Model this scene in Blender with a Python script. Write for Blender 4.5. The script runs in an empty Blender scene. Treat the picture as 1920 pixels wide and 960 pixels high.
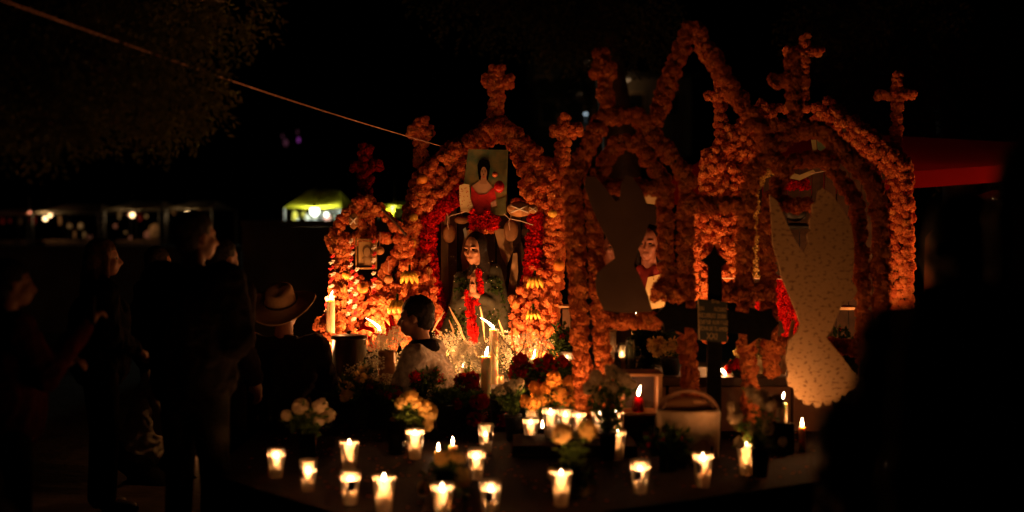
import bpy, bmesh, math, random
import numpy as np
from mathutils import Vector, Matrix, Euler, noise

random.seed(7); np.random.seed(7)
R = random.random
U = random.uniform
scene = bpy.context.scene
COL = scene.collection
PI = math.pi

# ------------------------------------------------------------------ camera
FPX = 2667.0
PITCH = math.atan(50.0 / FPX)
EYE = Vector((0, 0, 1.6))
cam_d = bpy.data.cameras.new('camera')
cam = bpy.data.objects.new('camera', cam_d); COL.objects.link(cam)
cam.location = EYE
cam.rotation_euler = (PI / 2 - PITCH, 0, 0)
cam_d.sensor_width = 36.0; cam_d.lens = 36.0 * FPX / 1920.0
cam_d.clip_start = 0.05; cam_d.clip_end = 800
cam_d.dof.use_dof = True
cam_d.dof.focus_distance = 9.5
cam_d.dof.aperture_fstop = 1.0
scene.camera = cam

# ------------------------------------------------------------------ night sky
world = bpy.data.worlds.new('World'); scene.world = world; world.use_nodes = True
wn = world.node_tree; bg = wn.nodes['Background']
sky = wn.nodes.new('ShaderNodeTexSky'); sky.sky_type = 'NISHITA'; sky.sun_disc = False
sky.sun_elevation = math.radians(-7); sky.sun_rotation = math.radians(150)
wn.links.new(sky.outputs[0], bg.inputs[0]); bg.inputs[1].default_value = 0.02

scene.view_settings.view_transform = 'Standard'
scene.view_settings.look = 'None'
scene.view_settings.exposure = 0.0
scene.view_settings.gamma = 1.0
cy = scene.cycles
cy.use_denoising = True
try: cy.denoiser = 'OPENIMAGEDENOISE'
except Exception: pass
cy.max_bounces = 6; cy.diffuse_bounces = 3; cy.transmission_bounces = 6; cy.transparent_max_bounces = 16
cy.caustics_reflective = False; cy.caustics_refractive = False
cy.sample_clamp_indirect = 2.0; cy.sample_clamp_direct = 60.0
cy.use_light_tree = True

CANDLE = (1.0, 0.37, 0.11)          # colour of candle light

def W(px, py, D):
    """a point of the place at depth D (metres along +Y), from where it is seen in the 1920x960 frame"""
    a = (px - 960) / FPX; b = -(py - 480) / FPX
    d = Vector((a, math.cos(PITCH) + b * math.sin(PITCH), -math.sin(PITCH) + b * math.cos(PITCH)))
    return EYE + d * (D / d.y)
def onplane(px, py, z):
    d = W(px, py, 1.0) - EYE
    return EYE + d * ((z - EYE.z) / d.z)
def M(px, D): return px / FPX * D     # pixels -> metres at depth D

# ------------------------------------------------------------------ materials
MATS = {}
def mat(name, col, rough=0.8, var=0.15, scale=12, bump=0.0, bscale=40, metal=0.0, sss=0.0, spec=0.3, emis=None, es=0, coat=0, trans=0, col2=None):
    if name in MATS: return MATS[name]
    m = bpy.data.materials.new(name); m.use_nodes = True
    nt = m.node_tree; b = nt.nodes['Principled BSDF']
    b.inputs['Roughness'].default_value = rough; b.inputs['Metallic'].default_value = metal
    b.inputs['Specular IOR Level'].default_value = spec
    tc = nt.nodes.new('ShaderNodeTexCoord'); nz = nt.nodes.new('ShaderNodeTexNoise')
    nz.inputs['Scale'].default_value = scale; nz.inputs['Detail'].default_value = 5
    nt.links.new(tc.outputs['Object'], nz.inputs['Vector'])
    rp = nt.nodes.new('ShaderNodeValToRGB')
    c0 = [c * (1 - var) for c in col]; c1 = [min(1, c * (1 + var)) for c in col]
    if col2: c1 = col2
    rp.color_ramp.elements[0].position = 0.35; rp.color_ramp.elements[1].position = 0.65
    rp.color_ramp.elements[0].color = (*c0, 1); rp.color_ramp.elements[1].color = (*c1, 1)
    nt.links.new(nz.outputs['Fac'], rp.inputs[0]); nt.links.new(rp.outputs[0], b.inputs['Base Color'])
    if bump:
        n2 = nt.nodes.new('ShaderNodeTexNoise'); n2.inputs['Scale'].default_value = bscale; n2.inputs['Detail'].default_value = 4
        nt.links.new(tc.outputs['Object'], n2.inputs['Vector'])
        bp = nt.nodes.new('ShaderNodeBump'); bp.inputs['Strength'].default_value = bump; bp.inputs['Distance'].default_value = 0.01
        nt.links.new(n2.outputs['Fac'], bp.inputs['Height']); nt.links.new(bp.outputs[0], b.inputs['Normal'])
    if sss:
        b.inputs['Subsurface Weight'].default_value = 1.0
        b.inputs['Subsurface Scale'].default_value = sss
        b.inputs['Subsurface Radius'].default_value = (1, 0.55, 0.3)
    if emis:
        b.inputs['Emission Color'].default_value = (*emis, 1); b.inputs['Emission Strength'].default_value = es
    if coat: b.inputs['Coat Weight'].default_value = coat
    MATS[name] = m
    return m

def petal_mat(name, cols, transl=0.25):
    """petals: colour differs from bloom to bloom and a little from petal to petal"""
    m = bpy.data.materials.new(name); m.use_nodes = True; nt = m.node_tree
    for n in list(nt.nodes): nt.nodes.remove(n)
    out = nt.nodes.new('ShaderNodeOutputMaterial')
    oi = nt.nodes.new('ShaderNodeObjectInfo'); at = nt.nodes.new('ShaderNodeAttribute'); at.attribute_name = 'bloom'
    ge = nt.nodes.new('ShaderNodeNewGeometry')
    ad = nt.nodes.new('ShaderNodeMath'); ad.operation = 'ADD'
    nt.links.new(oi.outputs['Random'], ad.inputs[0]); nt.links.new(at.outputs['Fac'], ad.inputs[1])
    fr = nt.nodes.new('ShaderNodeMath'); fr.operation = 'FRACT'; nt.links.new(ad.outputs[0], fr.inputs[0])
    ma = nt.nodes.new('ShaderNodeMath'); ma.operation = 'MULTIPLY_ADD'; ma.inputs[1].default_value = 0.35
    nt.links.new(ge.outputs['Random Per Island'], ma.inputs[0])
    m2 = nt.nodes.new('ShaderNodeMath'); m2.operation = 'MULTIPLY'; m2.inputs[1].default_value = 0.65
    nt.links.new(fr.outputs[0], m2.inputs[0]); nt.links.new(m2.outputs[0], ma.inputs[2])
    rp = nt.nodes.new('ShaderNodeValToRGB')
    el = rp.color_ramp.elements
    while len(el) < len(cols): el.new(0.5)
    for i, c in enumerate(cols):
        el[i].position = i / (len(cols) - 1); el[i].color = (*c, 1)
    nt.links.new(ma.outputs[0], rp.inputs[0])
    d = nt.nodes.new('ShaderNodeBsdfDiffuse'); t = nt.nodes.new('ShaderNodeBsdfTranslucent')
    nt.links.new(rp.outputs[0], d.inputs[0]); nt.links.new(rp.outputs[0], t.inputs[0])
    mx = nt.nodes.new('ShaderNodeMixShader'); mx.inputs[0].default_value = transl
    nt.links.new(d.outputs[0], mx.inputs[1]); nt.links.new(t.outputs[0], mx.inputs[2])
    nt.links.new(mx.outputs[0], out.inputs[0])
    MATS[name] = m; return m

M_MARI = petal_mat('marigold_petals', [(.66,.16,.06),(.80,.24,.09),(.86,.31,.11),(.88,.41,.12)])
M_MARIY = petal_mat('pale_marigold_petals', [(.82,.26,.04),(.88,.38,.07),(.90,.48,.12)])
M_MARID = petal_mat('dimmed_marigold_petals', [(.40,.105,.035),(.50,.14,.045),(.56,.17,.05),(.60,.22,.06)])  # marigold colour darkened so the foreground arches look more dimly lit
M_RED = petal_mat('red_petals', [(.42,.008,.006),(.62,.012,.010),(.75,.03,.02)])
M_DRED = petal_mat('dark_red_petals', [(.16,.006,.004),(.25,.010,.006),(.34,.02,.01)])
M_WHITE = petal_mat('white_petals', [(.46,.36,.24),(.55,.44,.30),(.62,.52,.36)])
M_YELW = petal_mat('yellow_white_petals', [(.62,.40,.10),(.68,.46,.15),(.70,.52,.24)])
M_GYP = petal_mat('tiny_white_petals', [(.70,.66,.50),(.82,.80,.66)])
M_LEAF = petal_mat('leaves', [(.035,.06,.015),(.05,.09,.02),(.08,.12,.03)], 0.2)
M_DLEAF = petal_mat('dark_leaves', [(.02,.035,.010),(.035,.055,.015)], 0.15)
M_TREE = petal_mat('tree_leaves', [(.05,.06,.02),(.08,.08,.025),(.10,.085,.03)], 0.2)

def glow(name, col, s, transp=True):
    m = bpy.data.materials.new(name); m.use_nodes = True; nt = m.node_tree
    for n in list(nt.nodes): nt.nodes.remove(n)
    o = nt.nodes.new('ShaderNodeOutputMaterial'); e = nt.nodes.new('ShaderNodeEmission')
    e.inputs[0].default_value = (*col, 1); e.inputs[1].default_value = s
    if transp:      # a flame is gas: it adds light and casts no shadow
        t = nt.nodes.new('ShaderNodeBsdfTransparent'); a = nt.nodes.new('ShaderNodeAddShader')
        nt.links.new(e.outputs[0], a.inputs[0]); nt.links.new(t.outputs[0], a.inputs[1]); nt.links.new(a.outputs[0], o.inputs[0])
    else: nt.links.new(e.outputs[0], o.inputs[0])
    m.cycles.emission_sampling = 'NONE' if transp else 'AUTO'
    return m
M_FLAME = glow('flame', (1.0, .72, .40), 24)
def glass_mat(name, tint=(1, 1, 1), milky=0.25, mcol=(.9,.85,.75)):
    m = bpy.data.materials.new(name); m.use_nodes = True; nt = m.node_tree
    for n in list(nt.nodes): nt.nodes.remove(n)
    o = nt.nodes.new('ShaderNodeOutputMaterial')
    t = nt.nodes.new('ShaderNodeBsdfTransparent'); t.inputs[0].default_value = (*tint, 1)
    g = nt.nodes.new('ShaderNodeBsdfGlossy'); g.inputs['Roughness'].default_value = 0.12
    tr = nt.nodes.new('ShaderNodeBsdfTranslucent'); tr.inputs[0].default_value = (*mcol, 1)
    f = nt.nodes.new('ShaderNodeFresnel'); f.inputs[0].default_value = 1.45
    a = nt.nodes.new('ShaderNodeMixShader'); b = nt.nodes.new('ShaderNodeMixShader')
    b.inputs[0].default_value = milky
    nt.links.new(t.outputs[0], b.inputs[1]); nt.links.new(tr.outputs[0], b.inputs[2])
    nt.links.new(f.outputs[0], a.inputs[0]); nt.links.new(b.outputs[0], a.inputs[1]); nt.links.new(g.outputs[0], a.inputs[2])
    nt.links.new(a.outputs[0], o.inputs[0]); return m
M_GLASS = glass_mat('waxy_glass', milky=.34, mcol=(.97,.86,.72))
M_CLEAR = glass_mat('clear_glass', (.92,.95,.9), .04)
M_REDGLASS = glass_mat('red_glass', (.8,.05,.06), .45, (.9,.05,.05))
def wax_shell():
    """the thin wall of wax left round the burning well: light comes through it"""
    m = bpy.data.materials.new('wax'); m.use_nodes = True; nt = m.node_tree
    for n in list(nt.nodes): nt.nodes.remove(n)
    o = nt.nodes.new('ShaderNodeOutputMaterial'); tc = nt.nodes.new('ShaderNodeTexCoord')
    nz = nt.nodes.new('ShaderNodeTexNoise'); nz.inputs['Scale'].default_value = 38; nz.inputs['Detail'].default_value = 3
    oi = nt.nodes.new('ShaderNodeObjectInfo'); ad = nt.nodes.new('ShaderNodeVectorMath'); ad.operation = 'ADD'
    nt.links.new(tc.outputs['Object'], ad.inputs[0]); nt.links.new(oi.outputs['Location'], ad.inputs[1]); nt.links.new(ad.outputs[0], nz.inputs['Vector'])
    r = nt.nodes.new('ShaderNodeValToRGB'); r.color_ramp.elements[0].position = .38; r.color_ramp.elements[1].position = .50
    r.color_ramp.elements[0].color = (.40,.24,.12,1); r.color_ramp.elements[1].color = (.97,.86,.70,1)
    nt.links.new(nz.outputs['Fac'], r.inputs[0])
    t = nt.nodes.new('ShaderNodeBsdfTranslucent'); d = nt.nodes.new('ShaderNodeBsdfDiffuse'); d.inputs[0].default_value = (.8,.7,.5,1)
    nt.links.new(r.outputs[0], t.inputs[0]); x = nt.nodes.new('ShaderNodeMixShader'); x.inputs[0].default_value = .12
    nt.links.new(t.outputs[0], x.inputs[1]); nt.links.new(d.outputs[0], x.inputs[2]); nt.links.new(x.outputs[0], o.inputs[0]); return m
M_WAX = wax_shell()
M_WAXP = mat('pillar_wax', (.88,.74,.5), .5, .04, sss=.02)
M_WICK = mat('wick', (.03,.02,.015), .9)
M_DARKWOOD = mat('dark_wood', (.06,.03,.015), .6, .35, 9, .3, 30)
M_WOOD = mat('wood', (.28,.14,.06), .65, .3, 8, .3, 26)
M_PALEWOOD = mat('pale_wood', (.42,.27,.14), .65, .25, 8, .2, 26)
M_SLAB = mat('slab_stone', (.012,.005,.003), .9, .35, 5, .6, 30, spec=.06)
M_STONE = mat('clay_stone', (.22,.11,.06), .85, .3, 6, .6, 25)
M_SOIL = mat('soil', (.045,.032,.022), .95, .4, 3, 1.0, 12)
M_CONC = mat('dark_concrete', (.07,.06,.05), .9, .3, 2, .5, 14)
M_BLACKMETAL = mat('black_metal', (.02,.018,.016), .45, .2, 20, .1, 60, metal=.3)
M_POT = mat('pot_metal', (.08,.075,.06), .3, .2, 8, .1, 30, metal=.85, spec=.5)
M_CAN = mat('brass_can', (.5,.38,.2), .35, .2, 8, .15, 20, metal=.8)
M_CLOTHW = mat('white_cloth', (.60,.44,.28), .9, .12, 10, .5, 30)
M_ROPE = mat('rope', (.55,.30,.22), .9, .1)
M_RIB = mat('ribbon', (.7,.5,.4), .7, .1)

# ------------------------------------------------------------------ object helpers
def link(name, me, m=None, parent=None, smooth=False):
    o = bpy.data.objects.new(name, me); COL.objects.link(o)
    if m is not None and me is not None and not me.materials: me.materials.append(m)
    if parent is not None: o.parent = parent; o.matrix_parent_inverse = parent.matrix_basis.inverted()
    if smooth and me is not None:
        me.polygons.foreach_set('use_smooth', [True] * len(me.polygons))
    return o
def tag(o, label=None, cat=None, group=None, kind=None):
    if label: o['label'] = label
    if cat: o['category'] = cat
    if group: o['group'] = group
    if kind: o['kind'] = kind
    return o
def thing(name, label, cat, loc=(0, 0, 0), group=None, rz=0):
    o = bpy.data.objects.new(name, None); COL.objects.link(o)
    o.empty_display_size = .1
    o.location = loc; o.rotation_euler = (0, 0, rz)
    return tag(o, label, cat, group)

class MB:
    def __init__(s): s.v = []; s.f = []
    def add(s, v, f, mtx=None):
        n = len(s.v)
        s.v += [tuple(mtx @ Vector(p)) for p in v] if mtx is not None else [tuple(p) for p in v]
        s.f += [tuple(i + n for i in q) for q in f]
    def box(s, c, d, rot=None):
        hx, hy, hz = d[0]/2, d[1]/2, d[2]/2
        v = [(x, y, z) for x in (-hx, hx) for y in (-hy, hy) for z in (-hz, hz)]
        f = [(0,1,3,2),(4,6,7,5),(0,4,5,1),(2,3,7,6),(0,2,6,4),(1,5,7,3)]
        m = Matrix.Translation(c) @ (rot.to_4x4() if rot is not None else Matrix.Identity(4))
        s.add(v, f, m)
    def tube(s, pts, r, n=8, cap=True):
        pts = [Vector(p) for p in pts]
        rs = r if isinstance(r, (list, tuple)) else [r] * len(pts)
        rings = []; up = Vector((0, 0, 1))
        base = len(s.v)
        for i, p in enumerate(pts):
            t = (pts[min(i+1, len(pts)-1)] - pts[max(i-1, 0)]).normalized()
            a = t.cross(up)
            if a.length < .05: a = t.cross(Vector((0, 1, 0)))
            a.normalize(); b = t.cross(a).normalized()
            for k in range(n):
                th = 2*PI*k/n
                s.v.append(tuple(p + (a*math.cos(th) + b*math.sin(th)) * rs[i]))
        for i in range(len(pts)-1):
            for k in range(n):
                s.f.append((base+i*n+k, base+i*n+(k+1)%n, base+(i+1)*n+(k+1)%n, base+(i+1)*n+k))
        if cap:
            s.f.append(tuple(base+k for k in range(n))[::-1]); s.f.append(tuple(base+(len(pts)-1)*n+k for k in range(n)))
    def lathe(s, prof, n=20, c=(0, 0, 0), close=False):
        base = len(s.v)
        for (r, z) in prof:
            for k in range(n):
                th = 2*PI*k/n; s.v.append((c[0]+r*math.cos(th), c[1]+r*math.sin(th), c[2]+z))
        for i in range(len(prof)-1):
            for k in range(n):
                s.f.append((base+i*n+k, base+i*n+(k+1)%n, base+(i+1)*n+(k+1)%n, base+(i+1)*n+k))
        if close: s.f.append(tuple(base+k for k in range(n))[::-1]); s.f.append(tuple(base+(len(prof)-1)*n+k for k in range(n)))
    def poly(s, pts, thick, axis=1):
        """an outline of 3D points in a vertical plane, given thickness along +Y"""
        n = len(pts); base = len(s.v)
        for p in pts: s.v.append(tuple(p))
        for p in pts:
            q = list(p); q[axis] += thick; s.v.append(tuple(q))
        s.f.append(tuple(base+i for i in range(n))); s.f.append(tuple(base+n+i for i in range(n))[::-1])
        for i in range(n):
            j = (i+1) % n; s.f.append((base+i, base+n+i, base+n+j, base+j))
    def ball(s, c, r, sub=2, sc=(1, 1, 1), jit=0):
        v, f = ICO[sub]
        out = []
        for p in v:
            k = 1 + (U(-jit, jit) if jit else 0)
            out.append((c[0]+p[0]*r*sc[0]*k, c[1]+p[1]*r*sc[1]*k, c[2]+p[2]*r*sc[2]*k))
        s.add(out, f)
    def mesh(s, name='m'):
        me = bpy.data.meshes.new(name); me.from_pydata(s.v, [], s.f); me.update(); return me
    def build(s, name, m, parent=None, smooth=False, bevel=0):
        o = link(name, s.mesh(name), m, parent, smooth)
        if bevel:
            b = o.modifiers.new('bevel', 'BEVEL'); b.width = bevel; b.segments = 2; b.limit_method = 'ANGLE'
        return o
ICO = {}
for sub in (1, 2, 3):
    bm = bmesh.new(); bmesh.ops.create_icosphere(bm, subdivisions=sub, radius=1)
    bm.verts.ensure_lookup_table()
    ICO[sub] = ([tuple(v.co) for v in bm.verts], [tuple(v.index for v in f.verts) for f in bm.faces]); bm.free()

# --- bloom meshes (unit radius), petals as small bent faces round a core
def bloom_arrays(npet=60, psize=.42, core=.72, flat=1.0, jit=.18, seed=0):
    rnd = random.Random(seed); mb = MB()
    v, f = ICO[1]
    mb.add([(p[0]*core, p[1]*core, p[2]*core*flat) for p in v], f)
    for i in range(npet):
        z = 1 - 2*(i+.5)/npet; th = i*2.39996
        n = Vector((math.sqrt(1-z*z)*math.cos(th), math.sqrt(1-z*z)*math.sin(th), z))
        t = n.cross(Vector((rnd.uniform(-1,1), rnd.uniform(-1,1), rnd.uniform(-1,1)))).normalized()
        b = n.cross(t); q = (n + t*rnd.uniform(-.5,.5)).normalized()
        w = psize*rnd.uniform(.7, 1.2)
        c0 = n*core*.8; R1 = 1 + rnd.uniform(-jit, jit*.6)
        a1 = c0 - b*w*.3; a2 = c0 + b*w*.3
        m1 = n*core*1.05 - b*w*.55 + t*w*.12; m2 = n*core*1.05 + b*w*.55 + t*w*.12
        e1 = q*R1 - b*w*.42 ; e2 = q*R1 + b*w*.42
        k = len(mb.v)
        mb.v += [tuple(x*Vector((1,1,flat)) if False else (x[0], x[1], x[2]*flat)) for x in (a1, a2, m2, m1, e2, e1)]
        mb.f += [(k, k+1, k+2, k+3), (k+3, k+2, k+4, k+5)]
    return np.array(mb.v, dtype=np.float32), mb.f
BLOOM = {
 'marigold': [bloom_arrays(84, .36, .84, .88, .12, i) for i in range(3)],
 'small': [bloom_arrays(26, .6, .62, .85, .25, 9+i) for i in range(2)],
 'shag': [bloom_arrays(48, .55, .55, .8, .35, 20+i) for i in range(3)],
 'mum': [bloom_arrays(90, .30, .85, .72, .10, 30+i) for i in range(2)],
 'rose': [bloom_arrays(30, .75, .62, .9, .14, 40+i) for i in range(2)],
}
_MESH = {}
def bloom_mesh(kind, m, i=0):
    k = (kind, m.name, i % len(BLOOM[kind]))
    if k not in _MESH:
        v, f = BLOOM[kind][k[2]]
        me = bpy.data.meshes.new(kind + '_bloom'); me.from_pydata([tuple(x) for x in v], [], f); me.materials.append(m); _MESH[k] = me
    return _MESH[k]
def joined(name, kind, m, items, parent):
    """items: (pos, r): many blooms in ONE mesh"""
    if not items: return None
    V = []; F = []; A = []; off = 0
    for (p, r) in items:
        v, f = BLOOM[kind][random.randrange(len(BLOOM[kind]))]
        rot = np.array(Euler((U(-.7,.7)+PI/2*(R()<.5), U(-.7,.7), U(0,6.28))).to_matrix())
        V.append((v @ rot.T) * r + np.array(p, dtype=np.float32)); F += [tuple(i+off for i in q) for q in f]
        A.append(np.full(len(v), R(), dtype=np.float32)); off += len(v)
    me = bpy.data.meshes.new(name); me.from_pydata(np.concatenate(V).tolist(), [], F)
    a = me.attributes.new('bloom', 'FLOAT', 'POINT'); a.data.foreach_set('value', np.concatenate(A))
    me.materials.append(m)
    return tag(link(name, me, None, parent), kind='stuff')
def blooms(parent, name, kind, m, items, limit=290, stuffname=None):
    """items: (pos, r, facing) -> the best seen as parts, the rest joined"""
    items = sorted(items, key=lambda t: -t[2])
    for i, (p, r, s) in enumerate(items[:limit]):
        o = bpy.data.objects.new(name, bloom_mesh(kind, m, i)); COL.objects.link(o)
        o.parent = parent; o.matrix_parent_inverse = parent.matrix_basis.inverted()
        o.location = p; o.scale = (r*U(.9,1.1), r*U(.9,1.1), r*U(.85,1.1)); o.rotation_euler = (U(-.8,.8)+PI/2, U(-.8,.8), U(-1,1))
    joined(stuffname or name + '_mass', kind, m, [(p, r) for p, r, s in items[limit:]], parent)

def path_px(pts, D):
    """pixel polyline -> world points; a third value overrides the depth"""
    return [W(p[0], p[1], p[2] if len(p) > 2 else D) for p in pts]
def garland_items(pts, rx, ry, fr, dens=1.0, jit=.25, front_only=False):
    """blooms round a tube along a polyline; rx half width in the facade plane, ry half depth"""
    out = []
    L = [(pts[i+1]-pts[i]).length for i in range(len(pts)-1)]
    step = fr*1.35/dens; tot = sum(L); s = step*.3
    while s < tot:
        a = s; i = 0
        while i < len(L)-1 and a > L[i]: a -= L[i]; i += 1
        t = (pts[i+1]-pts[i]).normalized(); p = pts[i] + t*min(a, L[i])
        n = Vector((t.z, 0, -t.x))
        n = n.normalized() if n.length > .01 else Vector((1, 0, 0))
        y = Vector((0, 1, 0))
        ex = max(rx - fr*.8, .001); ey = max(ry - fr*.8, .001)
        per = 2*PI*math.sqrt((ex*ex+ey*ey)/2); ex = max(ex, fr*.42); ey = max(ey, fr*.42); k = max(4, int(per/(fr*1.5)*dens))
        ph = R()*6.28
        for j in range(k):
            th = ph + 2*PI*j/k
            c, sn = math.cos(th), math.sin(th)
            q = p + n*(ex*c*U(1-jit, 1+jit*.5)) + y*(-ey*sn*U(1-jit, 1+jit*.5)) + t*U(-.4, .4)*step
            if sn < -.5 and R() < .45: continue
            out.append((tuple(q), fr*U(.78, 1.18), sn + U(-.15, .15) + (0.3 if k == 1 else 0)))
        s += step
    return out
def core(parent, segs, r, name='frame', m=None):
    mb = MB()
    for pts in segs: mb.tube(pts, r, 6)
    return mb.build(name, m or M_DARKWOOD, parent)

# ------------------------------------------------------------------ candles
def flame_mesh(s=1.0, lean=0.0):
    mb = MB()
    prof = [(.0004, 0), (.0035, .003), (.006, .009), (.0064, .014), (.005, .022), (.003, .031), (.0006, .042)]
    mb.lathe([(r*s, z*s) for r, z in prof], 10)
    mb.v = [(x + lean*z*(1+20*z), y, z) for x, y, z in mb.v]
    return mb.mesh('flame')
FL1 = flame_mesh(1.0); FL2 = flame_mesh(1.7, -.5); FL3 = flame_mesh(1.3, .1)
def lamp(parent, loc, power, col=CANDLE, rad=.008, name='candle_light'):
    l = bpy.data.lights.new(name, 'POINT'); l.energy = power; l.color = col; l.shadow_soft_size = rad
    o = bpy.data.objects.new(name, l); COL.objects.link(o); o.parent = parent; o.location = loc
    return o
def place(o, parent, loc, s=1):
    o.parent = parent; o.location = loc; return o
_cup = MB(); _cup.lathe([(.0001,0),(.024,0),(.0255,.003),(.037,.118),(.0375,.120),(.0345,.120),(.0335,.116),(.0225,.008),(.0001,.008)], 24)
ME_CUP = _cup.mesh('glass')
def wax_mesh(h):
    mb = MB(); r0 = .0223; r1 = .0223 + (.0335-.0223)*(h-.008)/.108
    mb.lathe([(.0001,.0085),(r0,.0085),(r0+(r1-r0)*.5,h*.5+.004),(r1-.0004,h),(r1*.93,h+.0005),(r1*.9,h-.003)], 28)
    return mb.mesh('wax')
WAXES = {h: wax_mesh(h+.012) for h in (.062, .075, .088, .099)}
_wk = MB(); _wk.tube([(0,0,0),(.0005,0,.006),(.002,0,.011)], .0011, 6); ME_WICK = _wk.mesh('wick')
_lb = MB()
for k in range(7):
    a0 = -PI/2 - .45 + k*.13
    for z in (.052, .090): _lb.v.append((.0345*math.cos(a0)*(1 if z > .07 else .93), .0345*math.sin(a0)*(1 if z > .07 else .93), z))
for k in range(6): _lb.f.append((2*k, 2*k+2, 2*k+3, 2*k+1))
ME_LAB = _lb.mesh('sticker')
M_STICK = mat('dark_sticker', (.03, .015, .01), .6)
def glass_candle(p, label, power=5.6, wax=.088, sticker=None, s=1.16, group='glass cup candles on the dark tomb slab'):
    t = thing('glass_candle', label, 'candle', p, group, U(-.3, .3)); s *= U(.95, 1.06); power *= U(.65, 1.25); t.scale = (s*U(.97,1.03), s, s)
    for nm, me, m in (('glass', ME_CUP, M_GLASS), ('wax', WAXES[wax], M_WAX)):
        o = bpy.data.objects.new(nm, me); COL.objects.link(o); o.parent = t
        if not me.materials: me.materials.append(m)
        if not me.polygons[0].use_smooth: me.polygons.foreach_set('use_smooth', [True]*len(me.polygons))
    if not ME_WICK.materials: ME_WICK.materials.append(M_WICK)
    if not FL1.materials: [f.materials.append(M_FLAME) for f in (FL1, FL2, FL3)]
    o = bpy.data.objects.new('wick', ME_WICK); COL.objects.link(o); place(o, t, (0,0,wax-.022))
    o = bpy.data.objects.new('flame', FL1); COL.objects.link(o); place(o, t, (0,0,wax-.006)); o.scale = (.95, .95, U(.7,.95))
    if sticker is not None:
        if not ME_LAB.materials: ME_LAB.materials.append(M_STICK)
        o = bpy.data.objects.new('sticker', ME_LAB); COL.objects.link(o); o.parent = t; o.rotation_euler = (0,0,sticker)
    lamp(t, (0, 0, wax+.0060), power)
    return t
def pillar_candle(p, h, r, label, power, fl=FL2, group=None, col=CANDLE):
    t = thing('pillar_candle', label, 'candle', p, group)
    mb = MB(); mb.lathe([(.0001,0),(r,0),(r*.99,h*.5),(r,h-.004),(r*.96,h),(r*.7,h-.006),(.0001,h-.010)], 20)
    # wax drips down the side
    for k in range(4):
        a = U(0, 6.28); mb.tube([(r*math.cos(a), r*math.sin(a), h-.003), (r*1.04*math.cos(a), r*1.04*math.sin(a), h-.02), (r*1.01*math.cos(a), r*1.01*math.sin(a), h-U(.03,.08))], [r*.14, r*.16, r*.10], 6)
    o = mb.build('wax', M_WAXP, t, True); o.matrix_parent_inverse.identity()
    if not fl.materials: fl.materials.append(M_FLAME)
    if not ME_WICK.materials: ME_WICK.materials.append(M_WICK)
    o = bpy.data.objects.new('wick', ME_WICK); COL.objects.link(o); place(o, t, (0,0,h-.008))
    o = bpy.data.objects.new('flame', fl); COL.objects.link(o); place(o, t, (0,0,h+.002))
    lamp(t, (-.004, 0, h+.03), power, col)
    return t

# ================================================================== SETTING
mb = MB(); N = 60
for j in range(N+1):
    for i in range(N+1):
        x = (i/N-.5)*2; y = (j/N-.5)*2
        X = math.copysign(abs(x)**2.2, x)*400; Y = math.copysign(abs(y)**2.2, y)*400 + 6
        z = -.02 + noise.noise(Vector((X*.5, Y*.5, 0)))*.03
        mb.v.append((X, Y, z))
for j in range(N):
    for i in range(N):
        a = j*(N+1)+i; mb.f.append((a, a+1, a+N+2, a+N+1))
tag(mb.build('ground', M_SOIL, None, True), kind='structure')

# hillside behind, right of centre
mb = MB(); nx, ny = 40, 16
for j in range(ny+1):
    for i in range(nx+1):
        X = -30 + 90*i/nx; Y = 38 + 60*j/ny
        h = 14*(1-math.exp(-((j/ny)*2.2)))*math.exp(-((X-14)/26)**2) - .2
        mb.v.append((X, Y, h + noise.noise(Vector((X*.2, Y*.2, 3)))*.6*(j > 0) - .3*(j == 0)))
for j in range(ny):
    for i in range(nx):
        a = j*(nx+1)+i; mb.f.append((a, a+1, a+nx+2, a+nx+1))
tag(mb.build('hillside', M_SOIL, None, True), kind='structure')

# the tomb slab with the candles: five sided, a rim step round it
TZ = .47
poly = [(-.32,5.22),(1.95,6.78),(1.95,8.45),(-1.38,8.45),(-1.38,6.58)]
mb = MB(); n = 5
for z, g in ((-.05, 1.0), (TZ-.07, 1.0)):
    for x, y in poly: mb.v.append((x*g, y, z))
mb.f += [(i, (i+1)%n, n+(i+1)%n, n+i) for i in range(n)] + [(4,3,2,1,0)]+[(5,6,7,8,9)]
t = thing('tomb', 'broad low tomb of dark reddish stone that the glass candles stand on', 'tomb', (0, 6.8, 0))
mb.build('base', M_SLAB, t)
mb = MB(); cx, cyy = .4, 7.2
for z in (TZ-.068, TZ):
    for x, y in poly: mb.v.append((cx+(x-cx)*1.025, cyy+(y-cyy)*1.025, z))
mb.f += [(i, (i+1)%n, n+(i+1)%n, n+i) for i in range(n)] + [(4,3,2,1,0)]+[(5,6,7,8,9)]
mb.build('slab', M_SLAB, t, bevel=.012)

# low step on the slab
t = thing('stone_step', 'low stone step on the slab under the crowded row of cup candles', 'step', (W(1060,800,7.2).x, 7.2, TZ))
mb = MB(); mb.box((W(1075,800,7.2).x, 7.22, TZ+.032), (.62, .42, .056)); mb.build('step', M_SLAB, t, bevel=.008)
# offering bench behind the arches
bx0, bx1 = W(1172,700,8.0).x, W(1560,700,8.0).x; BZ = W(1300,703,8.0).z
t = thing('offering_bench', 'brown stone bench behind the flower arches with offerings on it', 'bench', ((bx0+bx1)/2, 8.2, 0))
for k in range(5):
    w = (bx1-bx0)/5
    mb = MB(); mb.box((bx0+w*(k+.5), 8.2, (BZ-.06)/2), (w-.012, .5, BZ-.06)); mb.build('front_panel', M_STONE, t, bevel=.008)
mb = MB(); mb.box(((bx0+bx1)/2, 8.2, BZ-.028), (bx1-bx0+.05, .58, .05)); mb.build('top', M_DARKWOOD, t, bevel=.006)
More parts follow.
